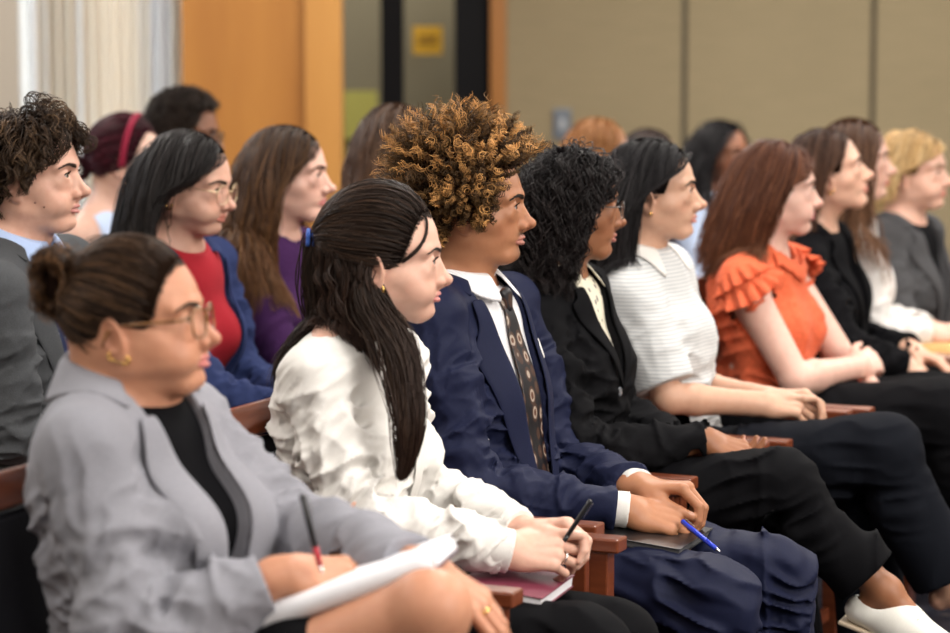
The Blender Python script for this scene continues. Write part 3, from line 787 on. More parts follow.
    def collar(s, name, mat, r=.058, h=.038, thick=.004, drop=.045, gap=.30, tilt=.35, fall_=.030, lift=.018, fwd=.012, wing=.02, wide=1.):
        """folded shirt collar: stand around the neck and a leaf folding down and out, pointed wings in front"""
        rows = []; N = 30
        for i in range(N):
            a = gap + (2 * math.pi - 2 * gap) * i / (N - 1); c, sn = math.cos(a), math.sin(a); fr = (1 + c) / 2
            top = s.P(fwd + r * c * 1.02, r * sn * wide, lift + h - drop * fr * .9)
            bot_in = s.P(fwd * .8 + (r + .004) * c, (r + .004) * sn * wide, lift - .01 - drop * fr)
            e = max(0, (fr - .72) / .28)
            out = s.P(fwd + (r + .026 + wing * e) * c, (r + .030 + .012 * e) * sn * wide + math.copysign(wing * e * .5, sn), lift + h - drop * fr - fall_ - wing * e)
            mid = s.P(fwd + (r + .012) * c, (r + .013) * sn * wide, lift + h - drop * fr * .95 + .001)
            rows.append([bot_in, top, mid, out])
        rows = np.array(rows)
        if 'shirt' in s.fields:
            for q in (2, 3): rows[:, q] = s.fields['shirt'].push(rows[:, q], .007)
        return s.grid_mesh(name, np.array(rows), mat, thick)
    def blazer(s, mat, g=.012, vox=.005, bust=0., v_bottom=-.33, v_top=.062, lap=.06, upto=1.93, seed=0, amp=.006, lining=None, collar_h=.035, loose=.004, r=(.058, .050, .036), buttons=1, bmat=None, notch=True, wide=1., shpad=.01, name='blazer', open_below=.02, sides='rl', freq=55, belly=0.):
        fd = s.torso_field(g, wide=wide, bust=bust, loose=loose, shpad=shpad, belly=belly)
        tf = Field(); tf.p = list(fd.p); s.fields['torso'] = tf
        ends = []
        for k in sides:
            ends.append(s.sleeve(fd, k, g * .6, *r, upto=upto))
            s.sleeve_folds(fd, k, amp, seed, freq)
        s.torso_folds(fd, amp * .8, seed)
        for e in ends: s.cutoff(fd, e)
        def vcut(P):
            q = P - s.NB; f, l, u = q @ s.FW, q @ s.l, q @ s.UP
            t = (u - v_bottom) / (-v_bottom + .03); w = v_top * np.clip(t, 0, 2) ** .85
            w2 = np.where(u < v_bottom, np.clip(v_bottom - .05 - u, 0, 1) * open_below * 12, 0)
            w = np.maximum(w, w2)
            return np.where(f > -.01 * 0 - .0, np.minimum(w - np.abs(l), (f - .0) * 1.), -1.) * np.where(u > -.60, 1, -1)
        fd.cut.append(vcut)
        hc = s.P(.014, 0, .012)
        fd.cut.append(lambda P: .062 - np.sqrt(((P - hc) @ s.FW / 1.0) ** 2 + ((P - hc) @ s.l) ** 2 + (np.minimum((P - hc) @ s.UP + .02, 0) * .9) ** 2))
        o = s.cloth(name, fd, mat, vox, 'blazer'); s.blz = o
        for y in (-1, 1):
            w_ = lambda u: v_top * max(0, (u - v_bottom) / (-v_bottom + .03)) ** .85
            us = np.linspace(v_bottom, -.035, 10); A = [(0, y * (w_(u) - .003), u) for u in us]
            if notch:
                B = [(0, y * (w_(u) + lap * min(1, 1.35 * ((u - v_bottom) / (-v_bottom)) ** .7)), u) for u in us[:8]] + [(0, y * (w_(us[8]) + lap * .55), us[8]), (0, y * (w_(us[9]) + lap * .5), us[9])]
                B[7] = (0, y * (w_(us[7]) + lap * 1.12), us[7] + .018)
            else: B = [(0, y * (w_(u) + lap * math.sin(math.pi * min(1, .12 + .88 * (u - v_bottom) / (-v_bottom)) ** .9) ** .7 * 1.), u) for u in us]
            lp = s.patch('lapel', 'torso', A, B, mat, off=.006, thick=.005, nu=5, march=s.FW, res=20)
            lp.parent = o; lp.matrix_parent_inverse = Matrix()
        rows = []; N = 22
        for i in range(N):                                     # collar round the back of the neck
            a = .95 + (2 * math.pi - 1.9) * i / (N - 1); c, sn = math.cos(a), math.sin(a); fr = (1 + c) / 2
            R = .066
            rows.append([s.P(.012 + R * c, R * sn, -.005 - .055 * fr), s.P(.010 + (R + .002) * c, (R + .002) * sn, collar_h - .060 * fr), s.P(.008 + (R + .013) * c, (R + .013) * sn, collar_h - .001 - .062 * fr), s.P(.002 + (R + .034) * c, (R + .040) * sn, .004 - .065 * fr)])
        rows = np.array(rows)
        for q in (2, 3): rows[:, q] = tf.push(rows[:, q], .007)
        cl = s.grid_mesh('collar', rows, mat, .005); cl.parent = o
        for i in range(buttons):
            p = s.P(.3, -.012, v_bottom - .005 - .1 * i); m = fd
            for _ in range(60): p = p - s.FW * np.clip(tf.ev(p[None], full=False)[0] - .003, -.02, .02) * .8
            b_ = MB(); b_.tube([p - s.FW * .004, p + s.FW * .0035, p + s.FW * .004], [.0105, .0105, .008], 16); b_.build('button', bmat or plain('button_dark', (.03, .03, .035), .25), o, s.base, smooth=True)
        return o
    def cuff(s, k, mat, frac=.93, r=.034, length=.03, name='shirt_cuff', flare=.004):
        E, W = s.j['el' + k], s.j['wr' + k]; d = unit(W - E); T = E + (W - E) * frac
        fd = Field(); fd.rc(T - d * .05, T + d * (length + .05), r, r + flare, .01)
        fd.cut += [lambda P: (P - T) @ d - length, lambda P: -.03 - (P - T) @ d]
        return s.cloth(name, fd, mat, .0028, 'cuff')
    def tie(s, mat, key='shirt', length=.46, w=.042, off=.007, top=-.035, latshift=0.):
        A, B = [], []
        for u, ww in ((0, .014), (.035, .020), (.045, .014), (.10, .022), (.25, .031), (.75, .045), (.95, .048), (1., .002)):
            A.append((0, -ww + latshift * u, top - u * length)); B.append((0, ww + latshift * u, top - u * length))
        o = s.patch('tie', key, A, B, mat, off=off, thick=.005, nu=5, march=s.FW, res=34)
        fd = Field(); c = s.P(.075, 0, top - .012)
        for _ in range(40): c = c - s.FW * np.clip(s.fields[key].ev(c[None], full=False)[0] - .010, -.02, .02) * .8
        fd.ec(c + s.UP * .012, c - s.UP * .014, (.010, .020), (.009, .012), s.F, .01); v, f = fd.mesh(.0025); kn = mesh_obj('tie_knot', v, f, mat, o, s.base)
        return o
    def earring(s, side, mat, z=-.036, x=-.004, r=.006, kind='hoop', n=1):
        for i in range(n):
            m = MB(); c = s.head.w(x - .009 * i, side * (.078 + .0), z + .004 * i); F = s.head.F
            if kind == 'hoop': m.tube([c + (F[0] * math.cos(a) + F[2] * math.sin(a)) * r for a in np.linspace(0, 6.283, 17)[:-1]], .0022, 8, closed=True)
            else: m.tube([c - F[1] * .003 * side, c, c + F[1] * .004 * side], [.002, r, r * .6], 12)
            m.build('earring', mat, s.root, s.base, smooth=True)
    def glasses(s, mat, lens_mat, w=.026, h=.019, x=.102, z=.012, r=.0013, rnd=2.6, wrap=.12):
        W = s.head.w; m = MB(); g = MB()
        for y in (-1, 1):
            ring = []
            for a in np.linspace(0, 2 * math.pi, 29)[:-1]:
                c, sn = math.cos(a), math.sin(a); c = math.copysign(abs(c) ** (2 / rnd), c); sn = math.copysign(abs(sn) ** (2 / rnd), sn)
                yy = .033 + w * c; ring.append(W(x - wrap * max(0, yy - .01) - .0 * z, y * yy, z + h * sn - .002))
            m.tube(ring, r, 8, closed=True)
            cc = np.mean(ring, 0); vs = [cc] + ring; g.add(vs, [(0, i + 1, (i + 1) % 28 + 1) for i in range(28)])
            yy = .033 + w; x0 = x - wrap * (yy - .01)
            m.tube([W(x0, y * yy, z + h * .35), W(x0 - .006, y * (yy + .010), z + h * .35), W(x0 - .03, y * .0745, z + h * .34), W(-.005, y * .0765, z + .009), W(-.018, y * .079, z + .0), W(-.028, y * .076, z - .020)], [r, r * 1.2, r * 1.3, r * 1.2, r * 1.2, r], 8)
        m.tube([W(x, -.008, z + .004), W(x + .003, 0, z + .008), W(x, .008, z + .004)], r, 8)
        o = m.build('glasses', mat, s.root, s.base, smooth=True)
        g.build('lens', lens_mat, o, s.base)
        return o
# ------------------------------------------------------------------ materials used by the people
def stripes_shirt(name, c1, c2, sc):
    if name in MATS: return MATS[name]
    m, nt, b = new_mat(name, .8, c1, .25, sheen=.1)
    v = texco(nt, rot=(0, 0, math.radians(24)))
    w = nt.nodes.new('ShaderNodeTexWave'); w.bands_direction = 'Y'; w.inputs['Scale'].default_value = sc
    nt.links.new(v, w.inputs['Vector']); nt.links.new(ramp(nt, w.outputs['Fac'], [(.75, c1), (.95, c2)]), b.inputs['Base Color'])
    MATS[name] = m; return m
def spots(name, base, cols, scale, th=.33, rough=.6):
    if name in MATS: return MATS[name]
    m, nt, b = new_mat(name, rough, base, .4)
    v = texco(nt, (1, 1, .62), (0, .3, 0))
    w = nt.nodes.new('ShaderNodeTexVoronoi'); w.inputs['Scale'].default_value = scale; w.inputs['Randomness'].default_value = .35
    nt.links.new(v, w.inputs['Vector'])
    st = [(0.0, cols[0]), (th * .38, cols[0]), (th * .44, cols[1]), (th * .62, cols[1]), (th * .70, cols[2]), (th * .95, cols[2]), (th, base), (1., base)]
    nt.links.new(ramp(nt, w.outputs['Distance'], st), b.inputs['Base Color'])
    MATS[name] = m; return m
NAVY = fabric('navy_wool', (.0100, .0130, .038), .62, .25, 700, .2)
NAVY_P = fabric('navy_trouser', (.0085, .0110, .032), .62, .2, 700, .2)
BLACK = fabric('black_cloth', (.0045, .0045, .0055), .8, .12, 700, .25)
BLACK2 = fabric('black_suiting', (.006, .006, .007), .78, .15, 700, .25)
MIDN = fabric('midnight_cloth', (.0065, .0075, .011), .8, .15, 700, .2)
GREY = fabric('pale_grey_wool', (.235, .235, .265), .85, .3, 650, .16)
GREY_D = fabric('charcoal_grey_wool', (.062, .065, .070), .85, .3, 650, .22)
GREY_M = fabric('mid_grey_wool', (.060, .060, .064), .85, .25, 650, .2)
WHITE = fabric('white_cotton', (.72, .70, .67), .8, .15, 500, .03)
WHITE_K = fabric('white_knit', (.70, .67, .65), .9, .3, 300, .05)
BLUE_S = fabric('light_blue_cotton', (.42, .54, .80), .8, .1, 600, .04)
PALEBL = fabric('pale_blue_cotton', (.50, .60, .80), .85, .1, 400, .04)
PURPLE = fabric('purple_knit', (.045, .014, .065), .95, .4, 300, .3)
RED = fabric('crimson_knit', (.34, .014, .024), .85, .25, 400, .15)
ORANGE = fabric('orange_eyelet', (.66, .130, .056), .85, .3, 120, .16)
TAN = fabric('camel_cloth', (.55, .33, .13), .85, .2, 500, .1)
BROWNC = fabric('dark_brown_cloth', (.035, .020, .020), .85, .2, 500, .2)
SHIRT_A5 = striped('ribbed_white_shirt', (.64, .64, .63), (.44, .46, .48), 38)
SHIRT_A3 = stripes_shirt('pinstripe_shirt', (.78, .77, .78), (.62, .62, .68), 60)
TIE = spots('medallion_tie', (.006, .005, .008), [(.09, .030, .014), (.34, .27, .22), (.05, .022, .015)], 40, .50, .45)
FLORAL = spots('floral_blouse', (.74, .69, .55), [(.05, .05, .07), (.30, .25, .22), (.10, .10, .10)], 60, .30, .7)
NAVYTIE = spots('dotted_navy_tie', (.010, .016, .055), [(.45, .50, .6), (.012, .018, .06), (.012, .018, .06)], 130, .35, .5)
GOLD = plain('gold', (.85, .55, .18), .2, 1); SILVER = plain('silver', (.8, .8, .8), .2, 1)
TORT = wood('tortoiseshell', (.05, .018, .008), (.42, .19, .06), .2, (90, 90, 90)); WIRE = plain('pale_gold_wire', (.75, .60, .38), .3, 1); BLKW = plain('black_frame', (.012, .012, .014), .3)
def lens_mat():
    if 'lens' in MATS: return MATS['lens']
    m, nt, b = new_mat('lens', .03, (1, 1, 1), .5, trans=1); b.inputs['IOR'].default_value = 1.05; b.inputs['Alpha'].default_value = .25
    MATS['lens'] = m; return m
LENS = lens_mat()
BR_D = (.018, .011, .008); BLK_H = (.010, .008, .008); AUB = (.085, .032, .018)
EY_BR = ('brown', (.05, .022, .010)); EY_DK = ('dark', (.02, .010, .006)); EY_BL = ('grey_blue', (.16, .22, .24))

def part_dirs(hd, R, part=0., back=.35, down=.25, fwd=0.):
    q = hd.loc(R); sg = np.where(q[:, 1] > part, 1., -1.)
    D = sg[:, None] * hd.F[1] * (.4 + np.clip(q[:, 2] - .03, 0, .1)[:, None] * 9) - hd.F[0] * back - hd.F[2] * down
    return D
def long_hair(p, fds, cols, n=2200, part=0., back=.4, length=.42, T=20, lift=(.004, .020), xl=(.012, .03), g=.25, wave=0., turns=2, clump=.35, nclump=130, highlight=None, hi=0., tip=None, front=0., seed=1, r=.0011, capc=None, boff=.010, line=HAIRLINE, lenvar=.25, tip_pow=1.5, lo=None, wind=V(0, 0, 0), keep=.0, fwd_strands=None):
    hd = p.head; R = scalp_roots(hd, n, line, seed, front, lo); D = part_dirs(hd, R, part, back)
    rg = np.random.default_rng(seed + 5)
    def xlim(L, off):                                # the face stays clear: hair runs past the temple and the cheek
        z = L[:, 2]
        lim = np.interp(z, [-.30, -.12, -.06, .0, .03, .05, .08, .11], [xl[0] + .035, xl[0] + .020, xl[0], xl[0], xl[1], .052, .076, .12])
        return lim + off * .8
    L = length * (1 - lenvar * rg.random(n)); q = hd.loc(R); L = L + np.clip(q[:, 2], 0, .12) * .9
    P = fall(hd, fds, R, D, 1, T, g, lift, boff, keep, xlim, seed, L / (T - 1), wind)
    if clump:
        P, idx = clumpify(P, nclump, clump, seed)
    else: idx = None
    if wave: P = coil(P, wave, turns, seed, idx, .5)
    h = Hair(); h.cap(hd, capc if capc is not None else np.asarray(cols) * .7, .0035, line, front)
    h.add(P, r, cols, tip, .35, tip_pow, seed, highlight, hi, idx=None); return h

def want(k): return not ONLY or k in ONLY
PEOPLE = {}

# ================================================================== front row
def person_grey_blazer():
    p = Person('A1', 136, 334, 680, 'person in a pale grey blazer and tortoiseshell glasses writing on a notepad', (.52, .250, .150), yaw=-8, pitch=6, hs=1.05, tyaw=-27,
               face=dict(fz=.86, cheek=1.0, jaw=1.12, nose=.95, lips=1.05), shw=.175, build=1.10, hip=.05, neck=.085, nfw=-.035, lip=(.62, .22, .20), vox=.0019, nr=.055,
               joints=dict(shr=(84, 458, -.165), elr=(128, 640, -.185), wrr=(288, 575, -.05), ell=(282, 532, .19), wrl=(432, 571, .06), knr=(425, 612, -.03), anr=(470, 860, .02), knl=(420, 640, .12)))
    j = p.j; rt = CR
    p.hand(-1, D=V(.90, .22, -.10), N=V(.25, -.62, .85), curl=((.65, .9, .4), (.8, 1.0, .5), (.95, 1.1, .6), (1.1, 1.1, .6)), thumb=(.55, .35, .3), thumb_out=.6, sc=.98)
    p.hand(1, D=V(.80, -.30, -.50), N=V(.40, -.35, .85), curl=((.25, .35, .2), (.3, .4, .25), (.35, .45, .3), (.45, .5, .3)), thumb=(.3, .2, .1), spread=.09, sc=.98)
    p.skin_body(legs=True); p.finish_body(brow=(.045, .025, .015), nail=(.75, .62, .60))
    p.fields['top'] = fd = p.torso_field(.002, bust=.035); v, f = fd.mesh(.006)
    mesh_obj('camisole', v, f, BLACK, p.root, p.base)
    p.blazer(GREY, g=.014, vox=.0045, bust=.045, v_bottom=-.40, v_top=.075, lap=.078, upto=1.86, r=(.055, .054, .043), belly=.035, wide=1.05, amp=.0085, notch=False, collar_h=.075, freq=34, buttons=0)
    # skirt
    fd = Field(); b = p.b
    fd.ec(p.PEL + p.UP * .05, p.PEL, (.12, .18), (.14, .20), p.F, .05)
    for k in 'rl': fd.rc(j['hip' + k], j['hip' + k] * .42 + j['kn' + k] * .58, .098, .082, .06)
    p.cloth('skirt', fd, BLACK, .006)
    p.glasses(TORT, LENS, w=.0265, h=.021, x=.104, z=.012, r=.0018, rnd=3)
    p.earring(-1, GOLD, r=.0055, z=-.032, x=.003, n=3)
    # hair: combed back into a low curly bun
    hd = p.head; line = HAIRLINE + np.array([0, .004]); tgt = (-.088, 0, .070)
    R = scalp_roots(hd, int(2000), line, 3, -.010); P = toward(hd, R, tgt, 12, .009, seed=2)
    P, idx = clumpify(P, 170, .35, 4)
    h = Hair(); h.cap(hd, (.016, .009, .006), .003, line, -.010); Rb = scalp_roots(hd, 900, line, 13, -.010, band=.010); h.add(toward(hd, Rb, tgt, 11, .004, seed=5), .0007, (.026, .014, .009), None, .4); h.add(P, .00095, (.026, .014, .009), (.060, .031, .017), .5, 1, 3, (.22, .115, .055), .28, idx=None)
    rg = np.random.default_rng(3); N = 500; T = 26; c = hd.w(-.104, -.004, .083); Fm = hd.F; u = np.linspace(0, 1, T); P = np.zeros((N, T, 3))
    for i in range(N):
        R0 = .020 + .016 * rg.random(); a0 = rg.random() * 6.28; sg = 1 if rg.random() < .85 else -1; tl = rg.normal() * .22; t2 = rg.normal() * .22; w = .012 * rg.normal()
        a = a0 + sg * u * (2.5 + 2.2 * rg.random()); rr = R0 * (1 + .12 * np.sin(a * 3 + a0))
        x = np.cos(a) * rr; z = np.sin(a) * rr * 1.45; y = w + tl * x + t2 * z + .004 * np.sin(a * 5)
        P[i] = c + np.outer(x * .8, Fm[0]) + np.outer(y * 1.4, Fm[1]) + np.outer(z, Fm[2])
    g2, idx = clumpify(P, 60, .3, 5); P = coil(P, .0035, 5, 6, None)
    h.add(P, .0011, (.022, .012, .008), (.07, .032, .014), .5, 1, 7, (.24, .115, .045), .25)
    fd = Field(); fd.el(c, V(.028, .024, .046), Fm); v, f = fd.mesh(.004); h.add_mesh(v, f, (.02, .011, .008)); h.build(p.root, p.base)
    m = MB(); c2 = hd.w(-.098, 0, .073); q = hd.w(-.110, 0, .077); ax = unit(q - c2); u1 = unit(np.cross(ax, Fm[1])); pts = []
    for k in range(28):
        a = 6.283 * k / 28; pts.append(c2 + (u1 * math.cos(a) + Fm[1] * math.sin(a)) * (.021 + .003 * math.sin(k * 2.3)) + ax * .004 * math.sin(k * 1.7))
    m.tube(pts, [.0045 + .0015 * math.sin(k * 3.1) for k in range(28)], 8, closed=True); m.build('scrunchie', fabric('slate_scrunchie', (.10, .12, .18), .7), p.root, p.base, smooth=True)
    p.ring = GOLD
    return p

def person_white_blouse():
    p = Person('A2', 381, 268, 575, 'person in a white button blouse with dark half-tied hair over one shoulder, clasping a pen', (.66, .400, .305), yaw=2, pitch=-2, hs=1.05, tyaw=-26,
               face=dict(fz=.84, jaw=.95, cheek=.4, nose=.90, lips=.95), shw=.160, hip=-.10, neck=.108, nfw=-.045, lip=(.62, .25, .23), iris=('hazel', (.10, .08, .05)),
               joints=dict(shr=(312, 378, -.150), elr=(352, 515, -.17), wrr=(508, 551, -.03), ell=(405, 478, .17), wrl=(518, 530, .055), knr=(585, 650, -.08), knl=(612, 640, .10)))
    p.hand(-1, D=V(.95, .16, -.03), N=V(.05, -.75, .62), curl=((.38, .75, .35), (.5, .85, .4), (.62, .95, .45), (.75, 1.0, .5)), thumb=(.1, .3, .3), thumb_out=.55, sc=.98)
    p.hand(1, D=V(.93, -.10, .10), N=V(-.15, .35, .93), curl=((.7, .9, .5), (.8, 1.0, .5), (.95, 1.0, .5), (1.0, 1.0, .5)), thumb=(.2, .5, .3), thumb_out=.45, sc=.98)
    p.skin_body(); p.finish_body(brow=(.020, .013, .010), thick=.7, nail=(.76, .5, .42))
    fd = p.torso_field(.010, bust=.022, loose=.006)
    for k in 'rl':
        e = p.sleeve(fd, k, .008, .052, .045, .033, upto=1.97); p.sleeve_folds(fd, k, .0085, 5, 46); p.cutoff(fd, e)
    p.torso_folds(fd, .010, 3, 38); hc = p.P(.014, 0, .012)
    fd.cut.append(lambda P: .056 - np.sqrt(((P - hc) @ p.FW / 1.0) ** 2 + ((P - hc) @ p.l) ** 2 + (np.minimum((P - hc) @ p.UP + .025, 0) * .9) ** 2))
    o = p.cloth('blouse', fd, WHITE, .0038, 'shirt')
    for k in 'rl':
        E, W = p.j['el' + k], p.j['wr' + k]; d = unit(W - E); c0 = E + (W - E) * .80; c1 = E + (W - E) * 1.0
        f2 = Field(); f2.rc(c0, c1 + d * .05, .0385, .0385, .01); f2.cut += [lambda P, c1=c1, d=d: (P - c1) @ d - .004, lambda P, c0=c0, d=d: (c0 - P) @ d]
        q = p.cloth('shirt_cuff', f2, WHITE, .003, 'cuff'); q.parent = o
    p.collar('collar', WHITE, r=.056, h=.038, lift=.026, gap=.50, fall_=.030, drop=.05).parent = o
    pl = p.patch('placket', 'shirt', [(0, -.015, -.05), (0, -.015, -.45)], [(0, .015, -.05), (0, .015, -.45)], WHITE, off=.003, thick=.002, nu=3, march=p.FW, res=16); pl.parent = o
    p.trousers(BLACK, .006, g=.010)
    p.earring(-1, GOLD, r=.0095, z=-.034)
    hd = p.head; cb = (.020, .012, .0085); line = HAIRLINE
    tgt = (-.108, 0, .045); R = scalp_roots(hd, 2400, line, 3); q = hd.loc(R); up = (q[:, 2] > .040 - .25 * (q[:, 0] + .02).clip(-.1, .0)) | (q[:, 0] > .004)
    Pt = toward(hd, R[up], tgt, 11, .012, seed=2, bulge=.004); Pt, _ = clumpify(Pt, 110, .25, 3)
    h = Hair(); h.cap(hd, (.010, .007, .006), .003, line); Rb = scalp_roots(hd, 900, line, 13, 0, band=.010); h.add(toward(hd, Rb, tgt, 10, .004, seed=5), .0007, cb, None, .4); h.add(Pt, .0010, cb, (.030, .017, .012), .5, 1, 3, (.095, .052, .032), .25)
    fds = [p.fields['shirt']]
    # tail falling from the tie
    rg = np.random.default_rng(8); n = 500; S = hd.w(*tgt) + rg.normal(size=(n, 3)) * .007; D = -hd.F[0] * .30 - ZUP * .8 + rg.normal(size=(n, 3)) * .12
    P1 = fall(hd, fds, S, D, 1, 15, .45, (.006, .018), .008, 0, None, 3, np.full(n, .30 / 14) * (1 - .3 * rg.random(n)), wind=p.l * .05 + p.n * .04); P1, ix = clumpify(P1, 60, .4, 4); P1 = coil(P1, .004, 2, 5, ix, .6)
    h.add(P1, .0011, cb, (.022, .012, .009), .4, 1, 6, (.05, .028, .018), .2)
    # lower hair drawn forward over the near shoulder
    R2 = R[~up]; q2 = q[~up]; D = -hd.F[2] - hd.F[0] * .2
    def xlim(L, off): return np.interp(L[:, 2], [-.5, -.2, -.12, -.05, .05], [.20, .06, .012, -.022, -.028]) + off
    R2 = np.concatenate([R2, R2 + rg.normal(size=R2.shape) * .004]); n = len(R2)
    P2 = fall(hd, fds, R2, np.tile(D, (n, 1)), 1, 18, .35, (.004, .016), .006, 0, xlim, 7, np.full(n, .175 / 17) * (1 - .25 * rg.random(n)), wind=p.n * .05 + p.l * .02)
    P2, ix = clumpify(P2, 90, .5, 8); P2 = coil(P2, .005, 2.2, 9, ix, .5)
    h.add(P2, .0011, cb, (.030, .015, .011), .4, 1, 10, (.055, .028, .018), .2)
    # a thick lock hanging in front of the near shoulder down to the lap
    n = 650; base = [hd.w(-.030, -.066, .0), hd.w(-.018, -.074, -.06), at(398, 340, 4.47), at(406, 382, 4.44), at(411, 425, 4.42), at(409, 455, 4.43), at(402, 482, 4.44)]
    base = resample(np.array(base)[None], 18)[0]; K = np.hanning(7); K /= K.sum()
    for c in range(3): base[:, c] = np.convolve(np.pad(base[:, c], 3, mode='edge'), K, 'valid')
    wd = np.interp(np.linspace(0, 1, 18), [0, .15, .5, .8, 1], [.010, .020, .022, .017, .005]); off = rg.normal(size=(n, 3)) * .75; P3 = base[None] + off[:, None, :] * wd[None, :, None] * np.array([1, .7, .3]); P3[:, 0] = hd.w(-.03, -.066, .0) + rg.normal(size=(n, 3)) * .008
    P3 = P3 + .004 * np.sin(np.linspace(0, 9, 18)[None, :, None] + rg.random((n, 1, 1)) * 6)
    sh = P3.shape; P3 = fds[0].push(P3.reshape(-1, 3), .004).reshape(sh); P3, ix = clumpify(P3, 40, .25, 8)
    h.add(P3, .0011, cb, (.035, .018, .013), .4, 1, 12, (.055, .030, .018), .25)
    # loose strand at the temple
    n = 26; P4 = np.zeros((n, 12, 3)); u = np.linspace(0, 1, 12)
    for i in range(n):
        for kx in range(12):
            t = u[kx]; x = .070 + .016 * math.sin(t * 1.7) - .052 * t * t + rg.normal() * .0004; P4[i, kx] = hd.w(x, -.030 - .030 * t ** .6 + (i % 7 - 3) * .0009, .092 - .074 * t)
    dd = hd.loft(P4.reshape(-1, 3)).reshape(n, 12); G = -hd.F[1]; P4 += G * np.clip(.004 - dd, 0, .03)[..., None]
    h.add(P4, .0009, cb, None, .3, 1, 15)
    h.build(p.root, p.base)
    m = MB(); c2 = hd.w(-.112, 0, .045); Fm = hd.F
    for q_ in (0, .010):
        pts = [c2 - Fm[0] * q_ + (Fm[2] * math.cos(a) + Fm[1] * math.sin(a)) * (.013 + .002 * math.sin(5 * a)) for a in np.linspace(0, 6.283, 21)[:-1]]
        m.tube(pts, .004, 8, closed=True)
    m.build('hair_tie', fabric('blue_hair_tie', (.05, .12, .45), .5), p.root, p.base, smooth=True)
    return p

def person_navy_suit():
    p = Person('A3', 472, 214, 505, 'person in a navy suit and medallion-patterned tie with a large golden-tipped curly hair', (.400, .180, .092), yaw=-5, pitch=0, hs=1.04, tyaw=-30, male=True,
               face=dict(fz=.92, jaw=1.0, nose=1.03, lips=1.05, chin=.6), shw=.195, build=1.04, hip=.05, neck=.132, nfw=-.03, lip=(.42, .18, .14), iris=EY_DK,
               joints=dict(shr=(432, 322, -.185), elr=(470, 492, -.205), wrr=(628, 510, -.055), ell=(560, 470, .22), wrl=(640, 487, .045), knr=(716, 603, -.12), knl=(772, 574, .12), anr=(728, 800, -.12), anl=(785, 770, .12)))
    p.hand(-1, D=V(.88, .10, -.22), N=V(.22, -.50, .80), curl=((.45, .75, .4), (.55, .8, .45), (.6, .85, .45), (.7, .9, .5)), thumb=(.3, .3, .3), thumb_out=.35, sc=1.08)
    p.hand(1, D=V(.86, -.28, .02), N=V(.15, .05, .97), curl=((.75, .85, .5), (.85, .9, .5), (.95, .95, .5), (1.05, 1.0, .5)), thumb=(.45, .3, .2), thumb_out=.40, sc=1.08)
    p.skin_body(); p.finish_body(stubble=.85, brow=(.012, .008, .006), thick=1.15, nail=(.50, .28, .2))
    fd = p.torso_field(.004); hc = p.P(.014, 0, .02)
    fd.cut.append(lambda P: .050 - np.sqrt(((P - hc) @ p.FW) ** 2 + ((P - hc) @ p.l) ** 2 + (np.minimum((P - hc) @ p.UP + .03, 0) * .9) ** 2))
    o = p.cloth('shirt', fd, SHIRT_A3, .005, 'shirt'); p.collar('collar', SHIRT_A3, r=.060, h=.044, gap=.20, drop=.055, fall_=.036, wing=.026).parent = o
    for k in 'rl': p.cuff(k, WHITE, .93, .033, .022).parent = o
    p.tie(TIE, length=.52)
    bl = p.blazer(NAVY, g=.014, vox=.0042, v_bottom=-.58, v_top=.085, lap=.062, upto=1.92, r=(.060, .050, .038), amp=.0095, shpad=.014, collar_h=.05, open_below=.10, buttons=0, freq=44)
    sq = p.patch('pocket_square', 'blazer', [(0, .085, -.150), (0, .105, -.128), (0, .125, -.150)], [(0, .085, -.175), (0, .105, -.175), (0, .125, -.175)], WHITE, off=.008, thick=.004, nu=3, march=p.FW, res=7); sq.parent = bl
    p.trousers(NAVY_P, .0048, g=.010, r=(.092, .068, .062, .058), folds=.013)
    hd = p.head; rg = np.random.default_rng(2); line = HAIRLINE + np.array([0, .002])
    R = scalp_roots(hd, 4200, line - np.array([0, 0.]) - np.array([[0, .03 * 1.3 * math.exp(-((x + .002) / .024) ** 2)] for x in line[:, 0]]), 3, .002); q = hd.loc(R)
    o_ = hd.w(-.005, 0, .035); out = R - o_; out /= np.linalg.norm(out, axis=1, keepdims=True); lo_ = out @ hd.F.T
    L = .074 + .026 * np.clip(lo_[:, 2], -.5, 1) + .018 * np.clip(-lo_[:, 0], 0, 1) - .012 * np.clip(lo_[:, 0], 0, 1)
    L = np.where(q[:, 2] < .02, .058, L); L *= (.75 + .35 * rg.random(len(R))) * (1 + .22 * vnoise(out * 3.1 + 5))
    T = 24; u = np.linspace(0, 1, T)
    droop = .06
    P = R[:, None] + out[:, None] * (L[:, None] * u[None])[..., None] + (hd.F[0] * np.clip(lo_[:, 0:1], 0, 1) * .05)[:, None] * (L[:, None] * u[None] ** 2)[..., None] - ZUP * (L * droop)[:, None, None] * (u ** 2)[None, :, None]
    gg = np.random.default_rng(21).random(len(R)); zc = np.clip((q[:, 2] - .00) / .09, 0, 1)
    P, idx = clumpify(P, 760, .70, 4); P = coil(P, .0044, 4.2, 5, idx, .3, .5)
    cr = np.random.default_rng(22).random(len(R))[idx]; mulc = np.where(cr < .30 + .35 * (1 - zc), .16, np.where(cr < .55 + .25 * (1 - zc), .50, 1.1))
    h = Hair(); h.cap(hd, (.015, .008, .005), .004, line, .002)
    fd = Field(); fd.fn(lambda P: hd.loft(P) - .030 - .006 * vnoise(P * 60), hd.H - .18, hd.H + .20); fd.cut.append(lambda P: (np.interp(hd.loc(P)[..., 0], line[:, 0], line[:, 1] + .022) - hd.loc(P)[..., 2]) * .6)
    fd.cut.append(lambda P: (hd.loc(P)[..., 0] - .078) * 1.); v, f = fd.mesh(.004); h.add_mesh(v, f, (.016, .008, .005))
    h.add(P, .0011, (.014, .007, .004), (.66, .34, .115), .5, 2.2, 7, idx=idx, mul=mulc)
